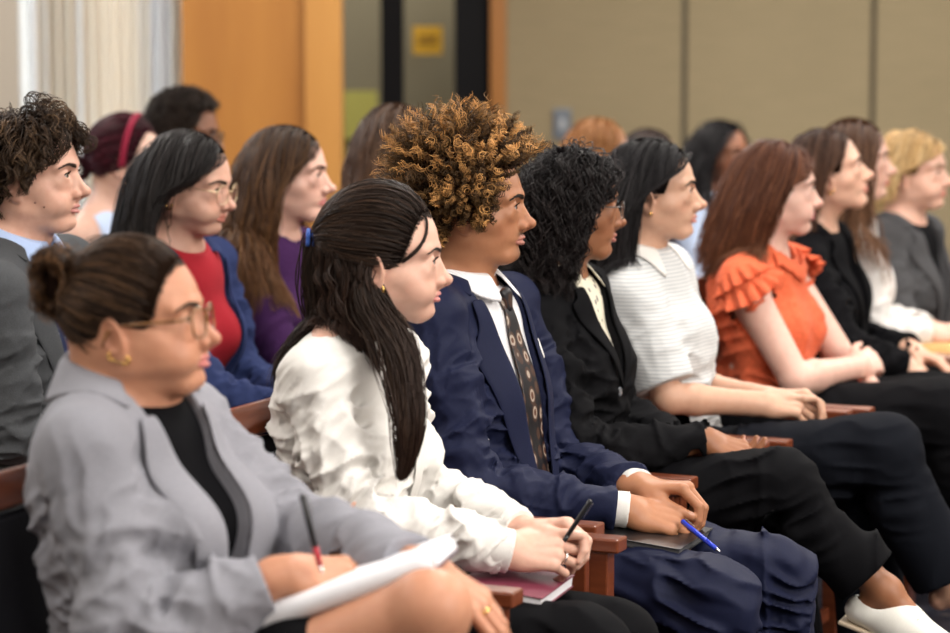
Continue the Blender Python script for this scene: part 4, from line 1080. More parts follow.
    P2 = R[::3, None] + out[::3, None] * (L[::3, None] * .62 * u[None])[..., None] ; P2 = coil(P2, .008, 3.2, 8, None, .3, .5); h.add(P2, .0012, (.012, .007, .005), (.075, .032, .012), .5, 1.5, 9)
    h.build(p.root, p.base)
    return p

def person_black_blazer():
    p = Person('A4', 570, 213, 470, 'person in a black blazer over a floral blouse with short curly black hair', (.30, .128, .062), yaw=12, pitch=-2, hs=1.03, tyaw=-27,
               face=dict(fz=.92, jaw=.98, nose=.95, lips=1.1), shw=.160, hip=.0, neck=.118, nfw=-.04, lip=(.40, .15, .12), iris=EY_DK,
               joints=dict(shr=(532, 322, -.150), elr=(585, 455, -.185), wrr=(706, 440, -.02), wrl=(690, 452, .05), knr=(782, 486, -.05), anr=(886, 592, .0), knl=(772, 535, .10), anl=(806, 740, .10)))
    p.hand(-1, D=V(.86, .0, -.30), N=V(.30, -.45, .82), curl=((.6, .8, .4), (.65, .85, .4), (.7, .9, .45), (.8, .9, .45)), thumb=(.3, .3, .3), thumb_out=.35)
    p.hand(1, D=V(.85, -.30, -.1), N=V(.1, -.2, -.95), curl=((.3, .5, .3), (.35, .5, .3), (.4, .55, .3), (.5, .55, .3)), thumb=(.3, .3, .3), thumb_out=.35)
    fdir = unit(V(.80, -.30, -.30))
    p.skin_body(legs=False, feet={'r': fdir, 'l': unit(V(.9, -.35, -.1))}); p.finish_body(brow=(.008, .006, .005), nail=(.55, .30, .24))
    fd = p.torso_field(.003, bust=.004); hc = p.P(.014, 0, .01)
    fd.cut.append(lambda P: .052 - np.sqrt(((P - hc) @ p.FW) ** 2 + ((P - hc) @ p.l) ** 2 + (np.minimum((P - hc) @ p.UP + .03, 0) * .7) ** 2))
    o = p.cloth('blouse', fd, FLORAL, .005, 'shirt'); p.collar('collar', FLORAL, r=.056, h=.034, gap=.42, drop=.055, fall_=.034, wing=.024).parent = o
    p.blazer(BLACK2, g=.014, vox=.0048, bust=.012, v_bottom=-.26, v_top=.070, lap=.055, upto=1.96, r=(.055, .048, .037), amp=.009, buttons=1, bmat=plain('grey_button', (.12, .13, .15), .2), freq=40)
    p.trousers(BLACK, .005, g=.010, r=(.088, .066, .060, .056), upto={'r': .84}, folds=.009, flare=.004)
    # shoe with a metal bar
    shoe(p, 'r', fdir)
    p.glasses(BLKW, LENS, w=.024, h=.019, x=.106, z=.012, r=.0011, rnd=2.2)
    hd = p.head; cb = (.009, .0075, .008)
    def xlim(L, off): return np.interp(L[:, 2], [-.2, -.10, -.04, .01, .04, .07, .11], [.020, .004, .000, .008, .040, .070, .10]) + off * .6
    R = scalp_roots(hd, 2100, HAIRLINE, 2); D = part_dirs(hd, R, .01, .15); rg = np.random.default_rng(3)
    Ls = .165 + .04 * rg.random(len(R)) + np.clip(hd.loc(R)[:, 2], 0, .12) * .7
    P = fall(hd, [p.fields['blazer']], R, D, 1, 26, .22, (.008, .030), .006, 0, xlim, 5, Ls / 25, wind=-hd.F[0] * .05)
    P, ix = clumpify(P, 190, .62, 6); P = coil(P, .0075, 4.2, 7, ix, .25, .35)
    h = Hair(); h.cap(hd, cb, .005); h.add(P, .0012, cb, (.014, .010, .010), .5, 1, 8, (.04, .032, .032), .12); h.build(p.root, p.base)
    return p

def shoe(p, k, d):
    j = p.j; A = j['an' + k]; up = unit(ZUP - d * (ZUP @ d)); lat = np.cross(up, d); Fm = np.array([d, lat, up])
    heel = A - d * .035 - up * .055; toe = A + d * .160 - up * .060
    fd = Field(); fd.ec(heel, A + d * .05 - up * .050, (.032, .033), (.044, .041), np.array([up, lat, d]), .03); fd.ec(A + d * .05 - up * .050, toe, (.044, .042), (.027, .037), np.array([up, lat, d]), .03)
    fd.el(A - d * .006 + up * -.006, V(.054, .034, .046), Fm, .006, 's')
    sole = lambda P: -((P - (A - up * .090)) @ up); fd.cut.append(sole)
    sh = p.cloth('shoe', fd, plain('white_leather', (.78, .76, .70), .45), .003)
    m = MB(); c = A + d * .080 - up * .010
    m.tube([c + lat * y - up * abs(y) * .35 for y in np.linspace(-.03, .03, 9)], .004, 8); m.build('shoe_bar', SILVER, sh, p.base, smooth=True)
    m = MB(); m.beam(heel - up * .035 - d * .03, toe - up * .022 + d * .02, .07, .008, up); m.build('sole', plain('tan_sole', (.45, .36, .26), .6), sh, p.base, bevel=.003)

def person_ribbed_shirt():
    p = Person('A5', 651, 199, 435, 'person in a short-sleeved off-white ribbed shirt with black hair tucked behind the ear', (.60, .355, .245), yaw=-2, pitch=2, hs=1.04, tyaw=-27,
               face=dict(fz=.88, jaw=.98, nose=1.08, lips=.95), shw=.160, hip=.04, neck=.112, nfw=-.04, lip=(.55, .24, .20), iris=EY_DK, vox=.0022,
               joints=dict(shr=(628, 300, -.150), elr=(668, 398, -.17), wrr=(762, 404, -.02), wrl=(768, 398, .04), knr=(884, 452, -.03), anr=(955, 590, .03), knl=(862, 490, .10), anl=(876, 660, .10)))
    p.hand(-1, D=V(.92, .02, -.02), N=V(.05, -.55, .80), curl=((.6, .8, .4), (.65, .85, .4), (.7, .9, .45), (.8, .9, .45)), thumb=(.1, .3, .3), thumb_out=.5)
    p.hand(1, D=V(.90, -.12, .10), N=V(-.1, .25, .95), curl=((.6, .8, .4), (.7, .8, .4), (.8, .8, .4), (.9, .8, .4)), thumb=(.1, .4, .3), thumb_out=.5)
    p.skin_body(feet={'r': unit(V(.85, -.3, -.35)), 'l': unit(V(.9, -.3, -.1))}); p.finish_body(brow=(.008, .006, .006), thick=.9)
    fd = p.torso_field(.014, bust=.010, loose=.008)
    for k in 'rl':
        e = p.sleeve(fd, k, .016, .056, .052, upto=.88); p.cutoff(fd, e); S, E = p.j['sh' + k], p.j['el' + k]
        fd.disp.append(wrinkle(S * .5 + E * .5, unit(E - S), .10, .005, 36, 3, .3)); fd.amp = .006
    p.torso_folds(fd, .007, 8, 32); hc = p.P(.014, 0, .008)
    fd.cut.append(lambda P: .056 - np.sqrt(((P - hc) @ p.FW) ** 2 + ((P - hc) @ p.l) ** 2 + (np.minimum((P - hc) @ p.UP + .03, 0) * .55) ** 2))
    o = p.cloth('shirt', fd, SHIRT_A5, .0048, 'shirt'); p.collar('collar', WHITE, thick=.006, r=.060, h=.030, gap=.55, drop=.060, fall_=.050, wing=.034, wide=1.1).parent = o
    p.trousers(MIDN, .0055, g=.012, r=(.092, .074, .068, .066), folds=.006, flare=.004, upto={'r': .90}); p.earring(-1, GOLD, z=-.030, r=.005, kind='stud')
    hd = p.head
    def xlim(L, off): return np.interp(L[:, 2], [-.3, -.05, .02, .04, .07, .11], [-.005, -.018, -.022, .016, .064, .095]) + off * .4
    R = scalp_roots(hd, 2400, HAIRLINE, 2, .003); D = part_dirs(hd, R, .015, .9); rg = np.random.default_rng(3)
    P = fall(hd, [p.fields['shirt']], R, D, 1, 18, .22, (.005, .020), .008, 0, xlim, 5, (.26 + .06 * rg.random(len(R))) / 17)
    P, ix = clumpify(P, 120, .4, 6); P = coil(P, .0012, 2, 7, ix, .6)
    h = Hair(); h.cap(hd, BLK_H, .004, front=.003); h.add(P, .0012, (.007, .006, .007), (.010, .008, .009), .5, 1, 8, (.030, .026, .028), .2); h.build(p.root, p.base)
    return p

def person_orange_blouse():
    p = Person('A6', 774, 196, 395, 'person in an orange eyelet blouse with ruffled sleeves, arms folded, straight auburn hair', (.72, .455, .370), yaw=3, pitch=0, hs=1.04, tyaw=-26,
               face=dict(jaw=1.0, cheek=.6, nose=.95, lips=.95), shw=.170, build=1.06, hip=-.02, neck=.118, nfw=-.04, lip=(.66, .24, .24), iris=EY_BL, vox=.0023,
               joints=dict(shr=(742, 283, -.155), elr=(796, 380, -.17), wrr=(858, 366, .04), ell=(850, 372, .20), wrl=(880, 398, -.0), knr=(940, 415, -.05), knl=(970, 410, .1), anr=(1010, 560, .0)))
    p.hand(-1, D=V(.55, .70, .10), N=V(.45, -.45, .60), curl=((.5, .7, .4),) * 4, thumb=(.1, .3, .3), thumb_out=.6)
    p.hand(1, D=V(.72, -.50, -.55), N=V(.45, .0, .85), curl=((.25, .3, .2), (.25, .3, .2), (.3, .35, .2), (.35, .35, .2)), thumb=(.1, .2, .2), thumb_out=.4)
    p.skin_body(arms=1.08); p.finish_body(brow=(.10, .05, .035))
    fd = p.torso_field(.008, bust=.022, loose=.006); p.torso_folds(fd, .008, 4, 30)
    hc = p.P(.02, 0, .0)
    fd.cut.append(lambda P: .066 - np.sqrt(((P - hc) @ p.FW / 1.1) ** 2 + ((P - hc) @ p.l) ** 2 + (np.minimum((P - hc) @ p.UP + .03, 0) * .7) ** 2))
    for k in 'rl':
        e = p.sleeve(fd, k, .010, .050, .050, upto=.14); p.cutoff(fd, e, .070, .03)
    fd.disp.append(lambda P: .0022 * vnoise(P * 70)); fd.amp = .01
    o = p.cloth('blouse', fd, ORANGE, .0048, 'shirt')
    for k, sg in (('r', -1), ('l', 1)):
        for tier in range(2):
            S = p.j['sh' + k]; E = p.j['el' + k]; d = unit(E - S); rows = []; N = 96; a1 = unit(np.cross(d, p.FW)); a2 = np.cross(a1, d)
            for i in range(N):
                a = 6.283 * i / N; rad = unit(a1 * math.cos(a) + a2 * math.sin(a)); r0 = .050; row = []
                up_ = max(0., float(rad @ unit(p.l * sg + p.UP * .8)))
                for u in np.linspace(0, 1, 6):
                    rr = r0 + .008 + u * (.020 + .012 * tier) + .012 * u * math.sin(a * 15 + tier * 2) + .005 * u * math.sin(a * 27 + 1)
                    row.append(S + d * (-.026 + .042 * tier * .8 + u * (.042 + .016 * tier)) * (.4 + .9 * up_) + rad * rr + p.UP * .006)
                rows.append(row)
            q = p.grid_mesh('ruffle', np.array(rows), ORANGE, .004, closed=True); q.parent = o
    m = p.patch('neck_ruffle', 'shirt', [(0, y, -.055 - .05 * math.cos(y * 14) ** 2 + .05) for y in np.linspace(-.085, .085, 14)], [(0, y, -.095 - .05 * math.cos(y * 14) ** 2 + .05 + .006 * math.sin(y * 200)) for y in np.linspace(-.10, .10, 14)], ORANGE, off=.008, thick=.006, nu=4, march=p.FW, res=28); m.parent = o
    p.trousers(BLACK, .007, g=.012, r=(.098, .075, .065, .06)); p.earring(-1, SILVER, z=-.03, r=.003, kind='stud')
    m = MB(); d = unit(p.j['wrr'] - p.j['elr']); c = p.j['wrr'] - d * .01; a1 = unit(np.cross(d, ZUP)); a2 = np.cross(a1, d)
    m.tube([c + (a1 * math.cos(a) + a2 * math.sin(a)) * .027 for a in np.linspace(0, 6.283, 21)[:-1]], .0022, 6, closed=True); m.build('bracelet', plain('copper', (.45, .22, .13), .3, 1), p.root, p.base, smooth=True)
    h = long_hair(p, [p.fields['shirt']], (.075, .027, .015), n=2400, part=.02, back=.25, length=.235, xl=(.006, .008), highlight=(.22, .085, .040), hi=.25, tip=(.14, .055, .028), lift=(.005, .024), clump=.3, wave=.002, r=.0013, boff=.004, wind=-p.n * .10 + p.l * .02)
    h.build(p.root, p.base); return p

def person_black_blazer_brown_hair():
    p = Person('A7', 827, 179, 370, 'person in an open black blazer with brown hair tucked behind the ear', (.66, .400, .290), yaw=0, pitch=14, hs=1.02, tyaw=-27,
               face=dict(jaw=.95, nose=1.1), shw=.165, hip=-.02, neck=.118, nfw=-.045, iris=EY_DK, vox=.0024,
               joints=dict(shr=(806, 268, -.15), elr=(848, 352, -.17), wrr=(906, 366, -.06), wrl=(912, 350, .05), knr=(985, 400, -.08), knl=(1000, 395, .1)))
    p.hand(-1, D=V(.75, -.30, -.45), N=V(.45, -.25, .85), curl=((.2, .25, .2), (.2, .3, .2), (.25, .3, .2), (.3, .35, .2)), spread=.14, thumb=(.2, .2, .1), thumb_out=.7)
    p.hand(1, D=V(.8, -.4, -.3), N=V(.3, 0, .9), curl=(.4,) * 4)
    p.skin_body(); p.finish_body(brow=(.04, .02, .014))
    fd = p.torso_field(.002); v, f = fd.mesh(.007); mesh_obj('top', v, f, BLACK, p.root, p.base)
    p.blazer(BLACK, g=.014, vox=.006, bust=.008, v_bottom=-.30, v_top=.065, upto=1.95, r=(.056, .048, .038), buttons=0)
    p.trousers(BLACK, .008, g=.012); p.earring(-1, GOLD, z=-.028, r=.006)
    m = MB(); d = unit(V(.75, -.30, -.45)); c = p.j['wrr'] + d * .115; 
    hd = p.head
    def xlim(L, off): return np.interp(L[:, 2], [-.3, -.05, .02, .04, .07, .11], [-.02, -.025, -.024, .018, .075, .12]) + off
    R = scalp_roots(hd, 1500, HAIRLINE, 2, .0); D = part_dirs(hd, R, .0, .9); rg = np.random.default_rng(3)
    P = fall(hd, [p.fields['blazer']], R, D, 1, 18, .22, (.005, .018), .008, 0, xlim, 5, (.17 + .04 * rg.random(len(R))) / 17); P, ix = clumpify(P, 90, .4, 6)
    h = Hair(); h.cap(hd, (.03, .015, .010), .004); h.add(P, .0015, (.038, .018, .012), (.07, .034, .020), .4, 1, 8, (.12, .06, .035), .25); h.build(p.root, p.base)
    return p

def person_white_sweater():
    p = Person('A8', 853, 166, 350, 'person in a white sweater and camel trousers with long wavy brown hair, hands folded', (.68, .420, .330), yaw=-4, pitch=2, hs=1.02, tyaw=-27, shw=.160, hip=-.02, neck=.120, nfw=-.04, vox=.0026,
               joints=dict(shr=(856, 255, -.15), elr=(880, 333, -.17), wrr=(930, 334, -.03), wrl=(928, 328, .05), knr=(985, 370, -.08), knl=(1005, 365, .1)))
    p.hand(-1, D=V(.85, .1, .05), N=V(.1, -.5, .8), curl=(.5,) * 4); p.hand(1, D=V(.85, -.2, .0), N=V(0, .2, .9), curl=(.5,) * 4)
    p.skin_body(); p.finish_body(brow=(.05, .025, .018))
    fd = p.torso_field(.008, bust=.012, loose=.006)
    for k in 'rl': e = p.sleeve(fd, k, .008, .052, .044, .033, upto=1.90); p.sleeve_folds(fd, k, .005, 5, 36); p.cutoff(fd, e)
    p.torso_folds(fd, .006, 3, 30); hc = p.P(.014, 0, .012)
    fd.cut.append(lambda P: .058 - np.sqrt(((P - hc) @ p.FW) ** 2 + ((P - hc) @ p.l) ** 2 + (np.minimum((P - hc) @ p.UP + .03, 0) * .7) ** 2))
    p.cloth('sweater', fd, WHITE_K, .006, 'shirt'); p.trousers(TAN, .008, g=.014, r=(.095, .07, .06, .06))
    long_hair(p, [p.fields['shirt']], (.055, .025, .014), n=1500, part=0, back=.2, length=.44, xl=(.035, .04), highlight=(.20, .10, .05), hi=.3, tip=(.13, .06, .03), lift=(.006, .028), wave=.006, turns=2.5, clump=.45, r=.0016, wind=-p.l * .02).build(p.root, p.base)
    return p

def person_blonde():
    p = Person('A9', 912, 177, 335, 'person with short blonde hair in a dark grey blazer over a black top', (.70, .430, .330), yaw=-24, pitch=2, roll=3, hs=1.02, tyaw=-34, shw=.170, hip=-.02, neck=.118, nfw=-.03, vox=.0026,
               face=dict(cheek=.4), joints=dict(elr=(905, 330, -.22), wrr=(960, 350, -.08), knr=(1000, 370, -.1)))
    p.skin_body(); p.finish_body(brow=(.20, .12, .07))
    fd = p.torso_field(.003); v, f = fd.mesh(.007); p.fields['shirt'] = fd; mesh_obj('top', v, f, BLACK, p.root, p.base)
    p.blazer(GREY_M, g=.014, vox=.006, bust=.008, v_bottom=-.36, v_top=.075, lap=.065, upto=1.95, r=(.058, .05, .04), buttons=1); p.trousers(BLACK, .009, g=.012)
    hd = p.head
    def xlim(L, off): return np.interp(L[:, 2], [-.3, -.05, .02, .04, .07, .11], [-.02, -.022, -.02, .022, .082, .12]) + off
    R = scalp_roots(hd, 1500, HAIRLINE, 2, .0); D = part_dirs(hd, R, .02, .8); rg = np.random.default_rng(3)
    P = fall(hd, [p.fields['blazer']], R, D, 1, 16, .22, (.004, .014), .008, 0, xlim, 5, (.10 + .03 * rg.random(len(R))) / 15)
    h = Hair(); h.cap(hd, (.26, .15, .065), .003); h.add(P, .0016, (.42, .25, .10), (.60, .40, .18), .3, 1, 8, (.75, .55, .3), .3); h.build(p.root, p.base)
    return p

# ================================================================== second row
def person_grey_suit_boy():
    p = Person('B1', 30, 183, 480, 'person in a charcoal suit, light blue shirt and dark dotted tie with short brown curls', (.68, .400, .300), yaw=-8, pitch=1, hs=1.05, tyaw=-24, male=True, face=dict(fz=.97, jaw=1.0, nose=1.12, lips=.9, chin=.6, cheek=.2), shw=.195, build=1.06, hip=-.06, neck=.125, nfw=-.035, lip=(.60, .27, .24), iris=('green', (.10, .10, .06)), vox=.0021,
               joints=dict(shr=(-3, 300, -.185), elr=(12, 440, -.20), wrr=(10, 505, -.10), wrl=(20, 500, .05)))
    p.hand(-1, D=V(.7, .5, -.25), N=V(.2, -.3, .9), curl=(.4,) * 4); p.hand(1, D=V(.85, -.3, -.1), N=V(0, 0, 1), curl=(.4,) * 4)
    p.skin_body(); p.finish_body(brow=(.035, .02, .014), thick=1.0)
    # two small moles on the near cheek
    for x, z in ((.030, -.036), (.047, -.045)):
        q = p.head.w(x, -.2, z)
        for _ in range(40): q = q + p.head.F[1] * p.fields['skin'].ev(q[None], full=False)[0] * .7
        m = MB(); m.tube([q - p.head.F[1] * .0008, q - p.head.F[1] * .0002, q + p.head.F[1] * .0004][::-1], [.0018, .0022, .0012], 8); m.build('mole', plain('mole_brown', (.16, .06, .035), .6), p.root, p.base, smooth=True)
    fd = p.torso_field(.004); hc = p.P(.014, 0, .02)
    fd.cut.append(lambda P: .054 - np.sqrt(((P - hc) @ p.FW) ** 2 + ((P - hc) @ p.l) ** 2 + (np.minimum((P - hc) @ p.UP + .03, 0) * .9) ** 2))
    o = p.cloth('shirt', fd, BLUE_S, .005, 'shirt'); p.collar('collar', BLUE_S, r=.063, h=.044, gap=.16, drop=.05, fall_=.038, wing=.024).parent = o; p.tie(NAVYTIE, length=.44)
    p.blazer(GREY_D, g=.015, vox=.005, v_bottom=-.36, v_top=.080, lap=.065, upto=1.92, r=(.062, .052, .040), amp=.008, shpad=.014, collar_h=.05, seed=4, freq=44); p.trousers(GREY_D, .008, g=.012)
    hd = p.head; line = HAIRLINE; rg = np.random.default_rng(2); R = scalp_roots(hd, 2600, line, 3, 0.); q = hd.loc(R); o_ = hd.w(-.0, 0, .03); out = R - o_; out /= np.linalg.norm(out, axis=1, keepdims=True); lo_ = out @ hd.F.T
    D = out * .55 + hd.F[0] * np.clip(.55 + lo_[:, 2:3] * .3, 0, 1) * np.where(q[:, 0:1] > -.03, 1, -.3) - ZUP * .35
    top = np.clip(q[:, 2] / .10, 0, 1); L = .048 + .042 * top
    def xl(Lc, off): return np.interp(Lc[:, 2], [-.1, .02, .045, .07, .10], [-.018, .022, .062, .108, .14]) + off * .3
    P = fall(hd, [], R, D, 1, 22, .20, (.006, .030), .005, 0, xl, 5, L / 21); P, ix = clumpify(P, 210, .7, 6); P = coil(P, .0065, 1.6, 7, ix, .3, .4)
    h = Hair(); h.cap(hd, (.018, .011, .008), .006, line); h.add(P, .0012, (.022, .013, .009), (.055, .032, .018), .5, 1.2, 8, (.15, .090, .050), .25, idx=ix); h.build(p.root, p.base)
    return p

def person_navy_cardigan():
    p = Person('B2', 186, 191, 430, 'person in a crimson top and navy jacket with long black hair and round wire glasses', (.64, .375, .280), yaw=-17, pitch=-8, hs=1.05, tyaw=-30, face=dict(fz=.86, cheek=1.0, jaw=1.03, lips=.9), shw=.165, build=1.05, hip=-.08, neck=.115, nfw=-.04, iris=EY_DK, vox=.0023, joints=dict(elr=(215, 400, -.20), wrr=(300, 420, -.1)))
    p.hand(-1, D=V(.9, .1, -.1), N=V(.1, -.3, .9), curl=(.4,) * 4); p.hand(1, D=V(.85, -.3, -.1), N=V(0, 0, 1), curl=(.4,) * 4)
    p.skin_body(); p.finish_body(brow=(.012, .009, .008), thick=.9)
    fd = p.torso_field(.005, bust=.03); hc = p.P(.014, 0, .02); fd.rc(p.NB - p.UP * .02, p.NB + p.UP * .02 + p.FW * .012, .066, .060, .02); fd.cut.append(lambda P: (P - p.P(0, 0, .02)) @ unit(p.UP + .5 * p.FW))
    p.cloth('top', fd, RED, .006, 'shirt')
    p.blazer(NAVY_P if False else fabric('royal_navy', (.022, .034, .105), .85, .3, 500, .2), g=.012, vox=.006, bust=.026, v_bottom=-.52, v_top=.135, lap=.035, upto=1.95, r=(.058, .05, .04), notch=False, buttons=0, collar_h=.02); p.trousers(BLACK, .009, g=.012)
    p.glasses(WIRE, LENS, w=.0255, h=.0225, x=.105, z=.010, r=.0012, rnd=2.3, wrap=.14); p.earring(-1, GOLD, z=-.034, r=.008)
    long_hair(p, [p.fields['blazer']], (.012, .009, .0085), n=2400, part=.02, back=.15, length=.46, xl=(-.012, .038), highlight=(.030, .024, .024), hi=.25, lift=(.006, .026), wave=.003, turns=1.6, clump=.45, r=.0014, wind=-p.l * .015, boff=.012).build(p.root, p.base)
    return p

def person_purple_sweater():
    p = Person('B3', 286, 181, 398, 'person in a dark purple knit sweater with long chestnut hair', (.70, .430, .340), yaw=-8, pitch=0, hs=1.04, tyaw=-28, face=dict(fz=.94, nose=1.08, lips=1.0), shw=.160, hip=-.08, neck=.120, nfw=-.04, lip=(.62, .22, .21), iris=EY_DK, vox=.0024, joints=dict(elr=(290, 370, -.18), wrr=(370, 390, -.1)))
    p.hand(-1, D=V(.9, .1, -.1), N=V(.1, -.3, .9), curl=(.4,) * 4); p.hand(1, D=V(.85, -.3, -.1), N=V(0, 0, 1), curl=(.4,) * 4)
    p.skin_body(); p.finish_body(brow=(.03, .016, .012))
    fd = p.torso_field(.010, bust=.012, loose=.008)
    for k in 'rl': e = p.sleeve(fd, k, .012, .056, .048, .036, upto=1.93); p.sleeve_folds(fd, k, .006, 5, 30); p.cutoff(fd, e)
    hc = p.P(.014, 0, .012); fd.cut.append(lambda P: .062 - np.sqrt(((P - hc) @ p.FW) ** 2 + ((P - hc) @ p.l) ** 2 + (np.minimum((P - hc) @ p.UP + .03, 0) * .7) ** 2))
    p.cloth('sweater', fd, PURPLE, .006, 'shirt'); p.trousers(BLACK, .009, g=.012)
    long_hair(p, [p.fields['shirt']], (.030, .017, .011), n=2200, part=.015, back=.35, length=.40, xl=(.004, .032), highlight=(.20, .095, .035), hi=.25, tip=(.150, .065, .025), lift=(.005, .026), wave=.006, turns=2.4, clump=.45, r=.0014, tip_pow=1.3).build(p.root, p.base)
    return p

def background(key, px, py, S, label, skin, hairc, tip, hi, top, length, yaw=-5, tyaw=-26, n=1000, topcol=None, xl=(.02, .035), wave=.004, hscale=1.0, **k):
    p = Person(key, px, py, S, label, skin, yaw=yaw, hs=1.03, tyaw=tyaw, shw=.165, hip=-.08, neck=.120, nfw=-.04, vox=.003, **k)
    p.hand(-1, D=V(.9, .1, -.1), N=V(.1, -.3, .9), curl=(.4,) * 4); p.hand(1, D=V(.85, -.3, -.1), N=V(0, 0, 1), curl=(.4,) * 4)
    p.skin_body(); p.finish_body(brow=tuple(c * .5 for c in hairc))
    fd = p.torso_field(.010, bust=.008, loose=.006)
    for kk in 'rl': e = p.sleeve(fd, kk, .010, .054, .046, .034, upto=1.93); p.cutoff(fd, e)
    hc = p.P(.014, 0, .012); fd.cut.append(lambda P: .060 - np.sqrt(((P - hc) @ p.FW) ** 2 + ((P - hc) @ p.l) ** 2 + (np.minimum((P - hc) @ p.UP + .03, 0) * .7) ** 2))
    p.cloth('top', fd, topcol, .008, 'shirt'); p.trousers(BLACK, .011, g=.012)
    long_hair(p, [p.fields['shirt']], hairc, n=n, part=.0, back=.35, length=length, T=20, xl=xl, highlight=hi, hi=.3, tip=tip, lift=(.006, .030), wave=wave, turns=2.5, clump=.4, r=.002).build(p.root, p.base)
    return p

def person_burgundy_bun():
    p = Person('C1', 126, 166, 352, 'person with burgundy hair in a low bun and a red headband, sleeveless light blue top', (.66, .42, .33), yaw=-2, hs=1.03, tyaw=-24, shw=.170, hip=-.08, neck=.125, nfw=-.05, vox=.003, build=1.05)
    p.hand(-1, D=V(.9, .1, -.1), N=V(.1, -.3, .9), curl=(.4,) * 4); p.hand(1, D=V(.85, -.3, -.1), N=V(0, 0, 1), curl=(.4,) * 4)
    p.skin_body(arms=1.1); p.finish_body(brow=(.03, .01, .01))
    fd = p.torso_field(.008, bust=.008); hc = p.P(.014, 0, .012); fd.cut.append(lambda P: .060 - np.sqrt(((P - hc) @ p.FW) ** 2 + ((P - hc) @ p.l) ** 2 + (np.minimum((P - hc) @ p.UP + .03, 0) * .7) ** 2))
    fd.cut.append(lambda P: np.abs((P - p.NB) @ p.l) - .125)
    p.cloth('top', fd, PALEBL, .008, 'shirt'); p.trousers(BLACK, .011, g=.012)
    hd = p.head; R = scalp_roots(hd, 1400, HAIRLINE, 3); P = toward(hd, R, (-.112, 0, -.005), 12, .016, seed=2); h = Hair(); h.cap(hd, (.03, .006, .010), .004); h.add(P, .0018, (.030, .005, .009), (.06, .008, .016), .5, 1, 3, (.10, .012, .025), .3)
    rg = np.random.default_rng(3); N = 380; u = np.linspace(0, 1, 20); c = hd.w(-.135, 0, -.008); P = np.zeros((N, 20, 3))
    for i in range(N):
        a = rg.random() * 6.28 + u * 4; R0 = .018 + .018 * rg.random(); x, z = np.cos(a) * R0, np.sin(a) * R0; y = rg.normal() * .012 + .3 * x * rg.normal()
        P[i] = c + np.outer(x, hd.F[0]) + np.outer(y, hd.F[1]) + np.outer(z, hd.F[2])
    h.add(P, .0018, (.030, .005, .009), (.05, .008, .014), .5); h.build(p.root, p.base)
    m = MB()
    pts = []
    for a in np.linspace(-1.65, 1.65, 25):
        d = V(.30 - .25 * abs(a) / 1.65, math.sin(a), math.cos(a)); q = hd.surf(unit(d)[None], (-.003, 0, .01))[0]; pts.append(q + unit(q - hd.w(0, 0, .02)) * .013)
    m.tube(pts, .010, 8); m.build('headband', fabric('red_headband', (.22, .012, .035), .7), p.root, p.base, smooth=True)
    return p

def person_dark_hair_glasses():
    p = Person('C2', 184, 140, 332, 'person with short dark hair and dark glasses seated before the wooden column', (.20, .085, .045), yaw=-10, pitch=-4, hs=1.05, tyaw=-24, shw=.18, hip=-.06, neck=.130, vox=.0032, iris=EY_DK)
    p.hand(-1, D=V(.9, .1, -.1), N=V(.1, -.3, .9), curl=(.4,) * 4); p.hand(1, D=V(.85, -.3, -.1), N=V(0, 0, 1), curl=(.4,) * 4)
    p.skin_body(); p.finish_body(brow=(.008, .006, .006))
    fd = p.torso_field(.012)
    for kk in 'rl': e = p.sleeve(fd, kk, .010, .058, .048, .036, upto=1.93); p.cutoff(fd, e)
    hc = p.P(.014, 0, .012); fd.cut.append(lambda P: .062 - np.sqrt(((P - hc) @ p.FW) ** 2 + ((P - hc) @ p.l) ** 2 + (np.minimum((P - hc) @ p.UP + .03, 0) * .7) ** 2))
    p.cloth('top', fd, BROWNC, .008, 'shirt'); p.trousers(BLACK, .011, g=.012); p.glasses(BLKW, LENS, x=.105, z=.012, r=.002)
    hd = p.head; R = scalp_roots(hd, 1500, HAIRLINE, 3); out = R - hd.w(0, 0, .03); out /= np.linalg.norm(out, axis=1, keepdims=True); u = np.linspace(0, 1, 12)
    P = R[:, None] + out[:, None] * (u * .028)[None, :, None]; P = coil(P, .006, 2, 5, None, .3); h = Hair(); h.cap(hd, (.010, .008, .007), .012); h.add(P, .002, (.010, .008, .007), (.03, .018, .012), .5); h.build(p.root, p.base)
    return p

BUILD = [('A1', person_grey_blazer), ('A2', person_white_blouse), ('A3', person_navy_suit), ('A4', person_black_blazer), ('A5', person_ribbed_shirt), ('A6', person_orange_blouse),
         ('A7', person_black_blazer_brown_hair), ('A8', person_white_sweater), ('A9', person_blonde), ('B1', person_grey_suit_boy), ('B2', person_navy_cardigan), ('B3', person_purple_sweater),
         ('B4', lambda: background('B4', 396, 155, 372, 'person with smooth brown hair seated behind the one with the large curly hair', (.62, .38, .29), (.050, .026, .016), (.11, .055, .030), (.16, .085, .045), 1, .30, topcol=MIDN)),
         ('B5', lambda: background('B5', 597, 160, 305, 'person with copper-red hair in the second row, behind the black-haired two', (.66, .40, .30), (.22, .085, .025), (.42, .19, .07), (.55, .28, .12), 1, .22, topcol=BROWNC)),
         ('B6', lambda: background('B6', 648, 169, 292, 'person with dark brown hair just visible behind the ribbed shirt wearer', (.55, .33, .24), (.030, .020, .018), (.05, .03, .024), (.08, .05, .04), 1, .36, topcol=BROWNC)),
         ('B7', lambda: background('B7', 720, 158, 275, 'person with full black hair and a pale blue shirt in the second row', (.26, .11, .06), (.007, .006, .007), (.010, .008, .009), (.02, .018, .02), 1, .30, yaw=-38, topcol=PALEBL, xl=(.035, .04), wave=.008)),
         ('C1', person_burgundy_bun), ('C2', person_dark_hair_glasses)]
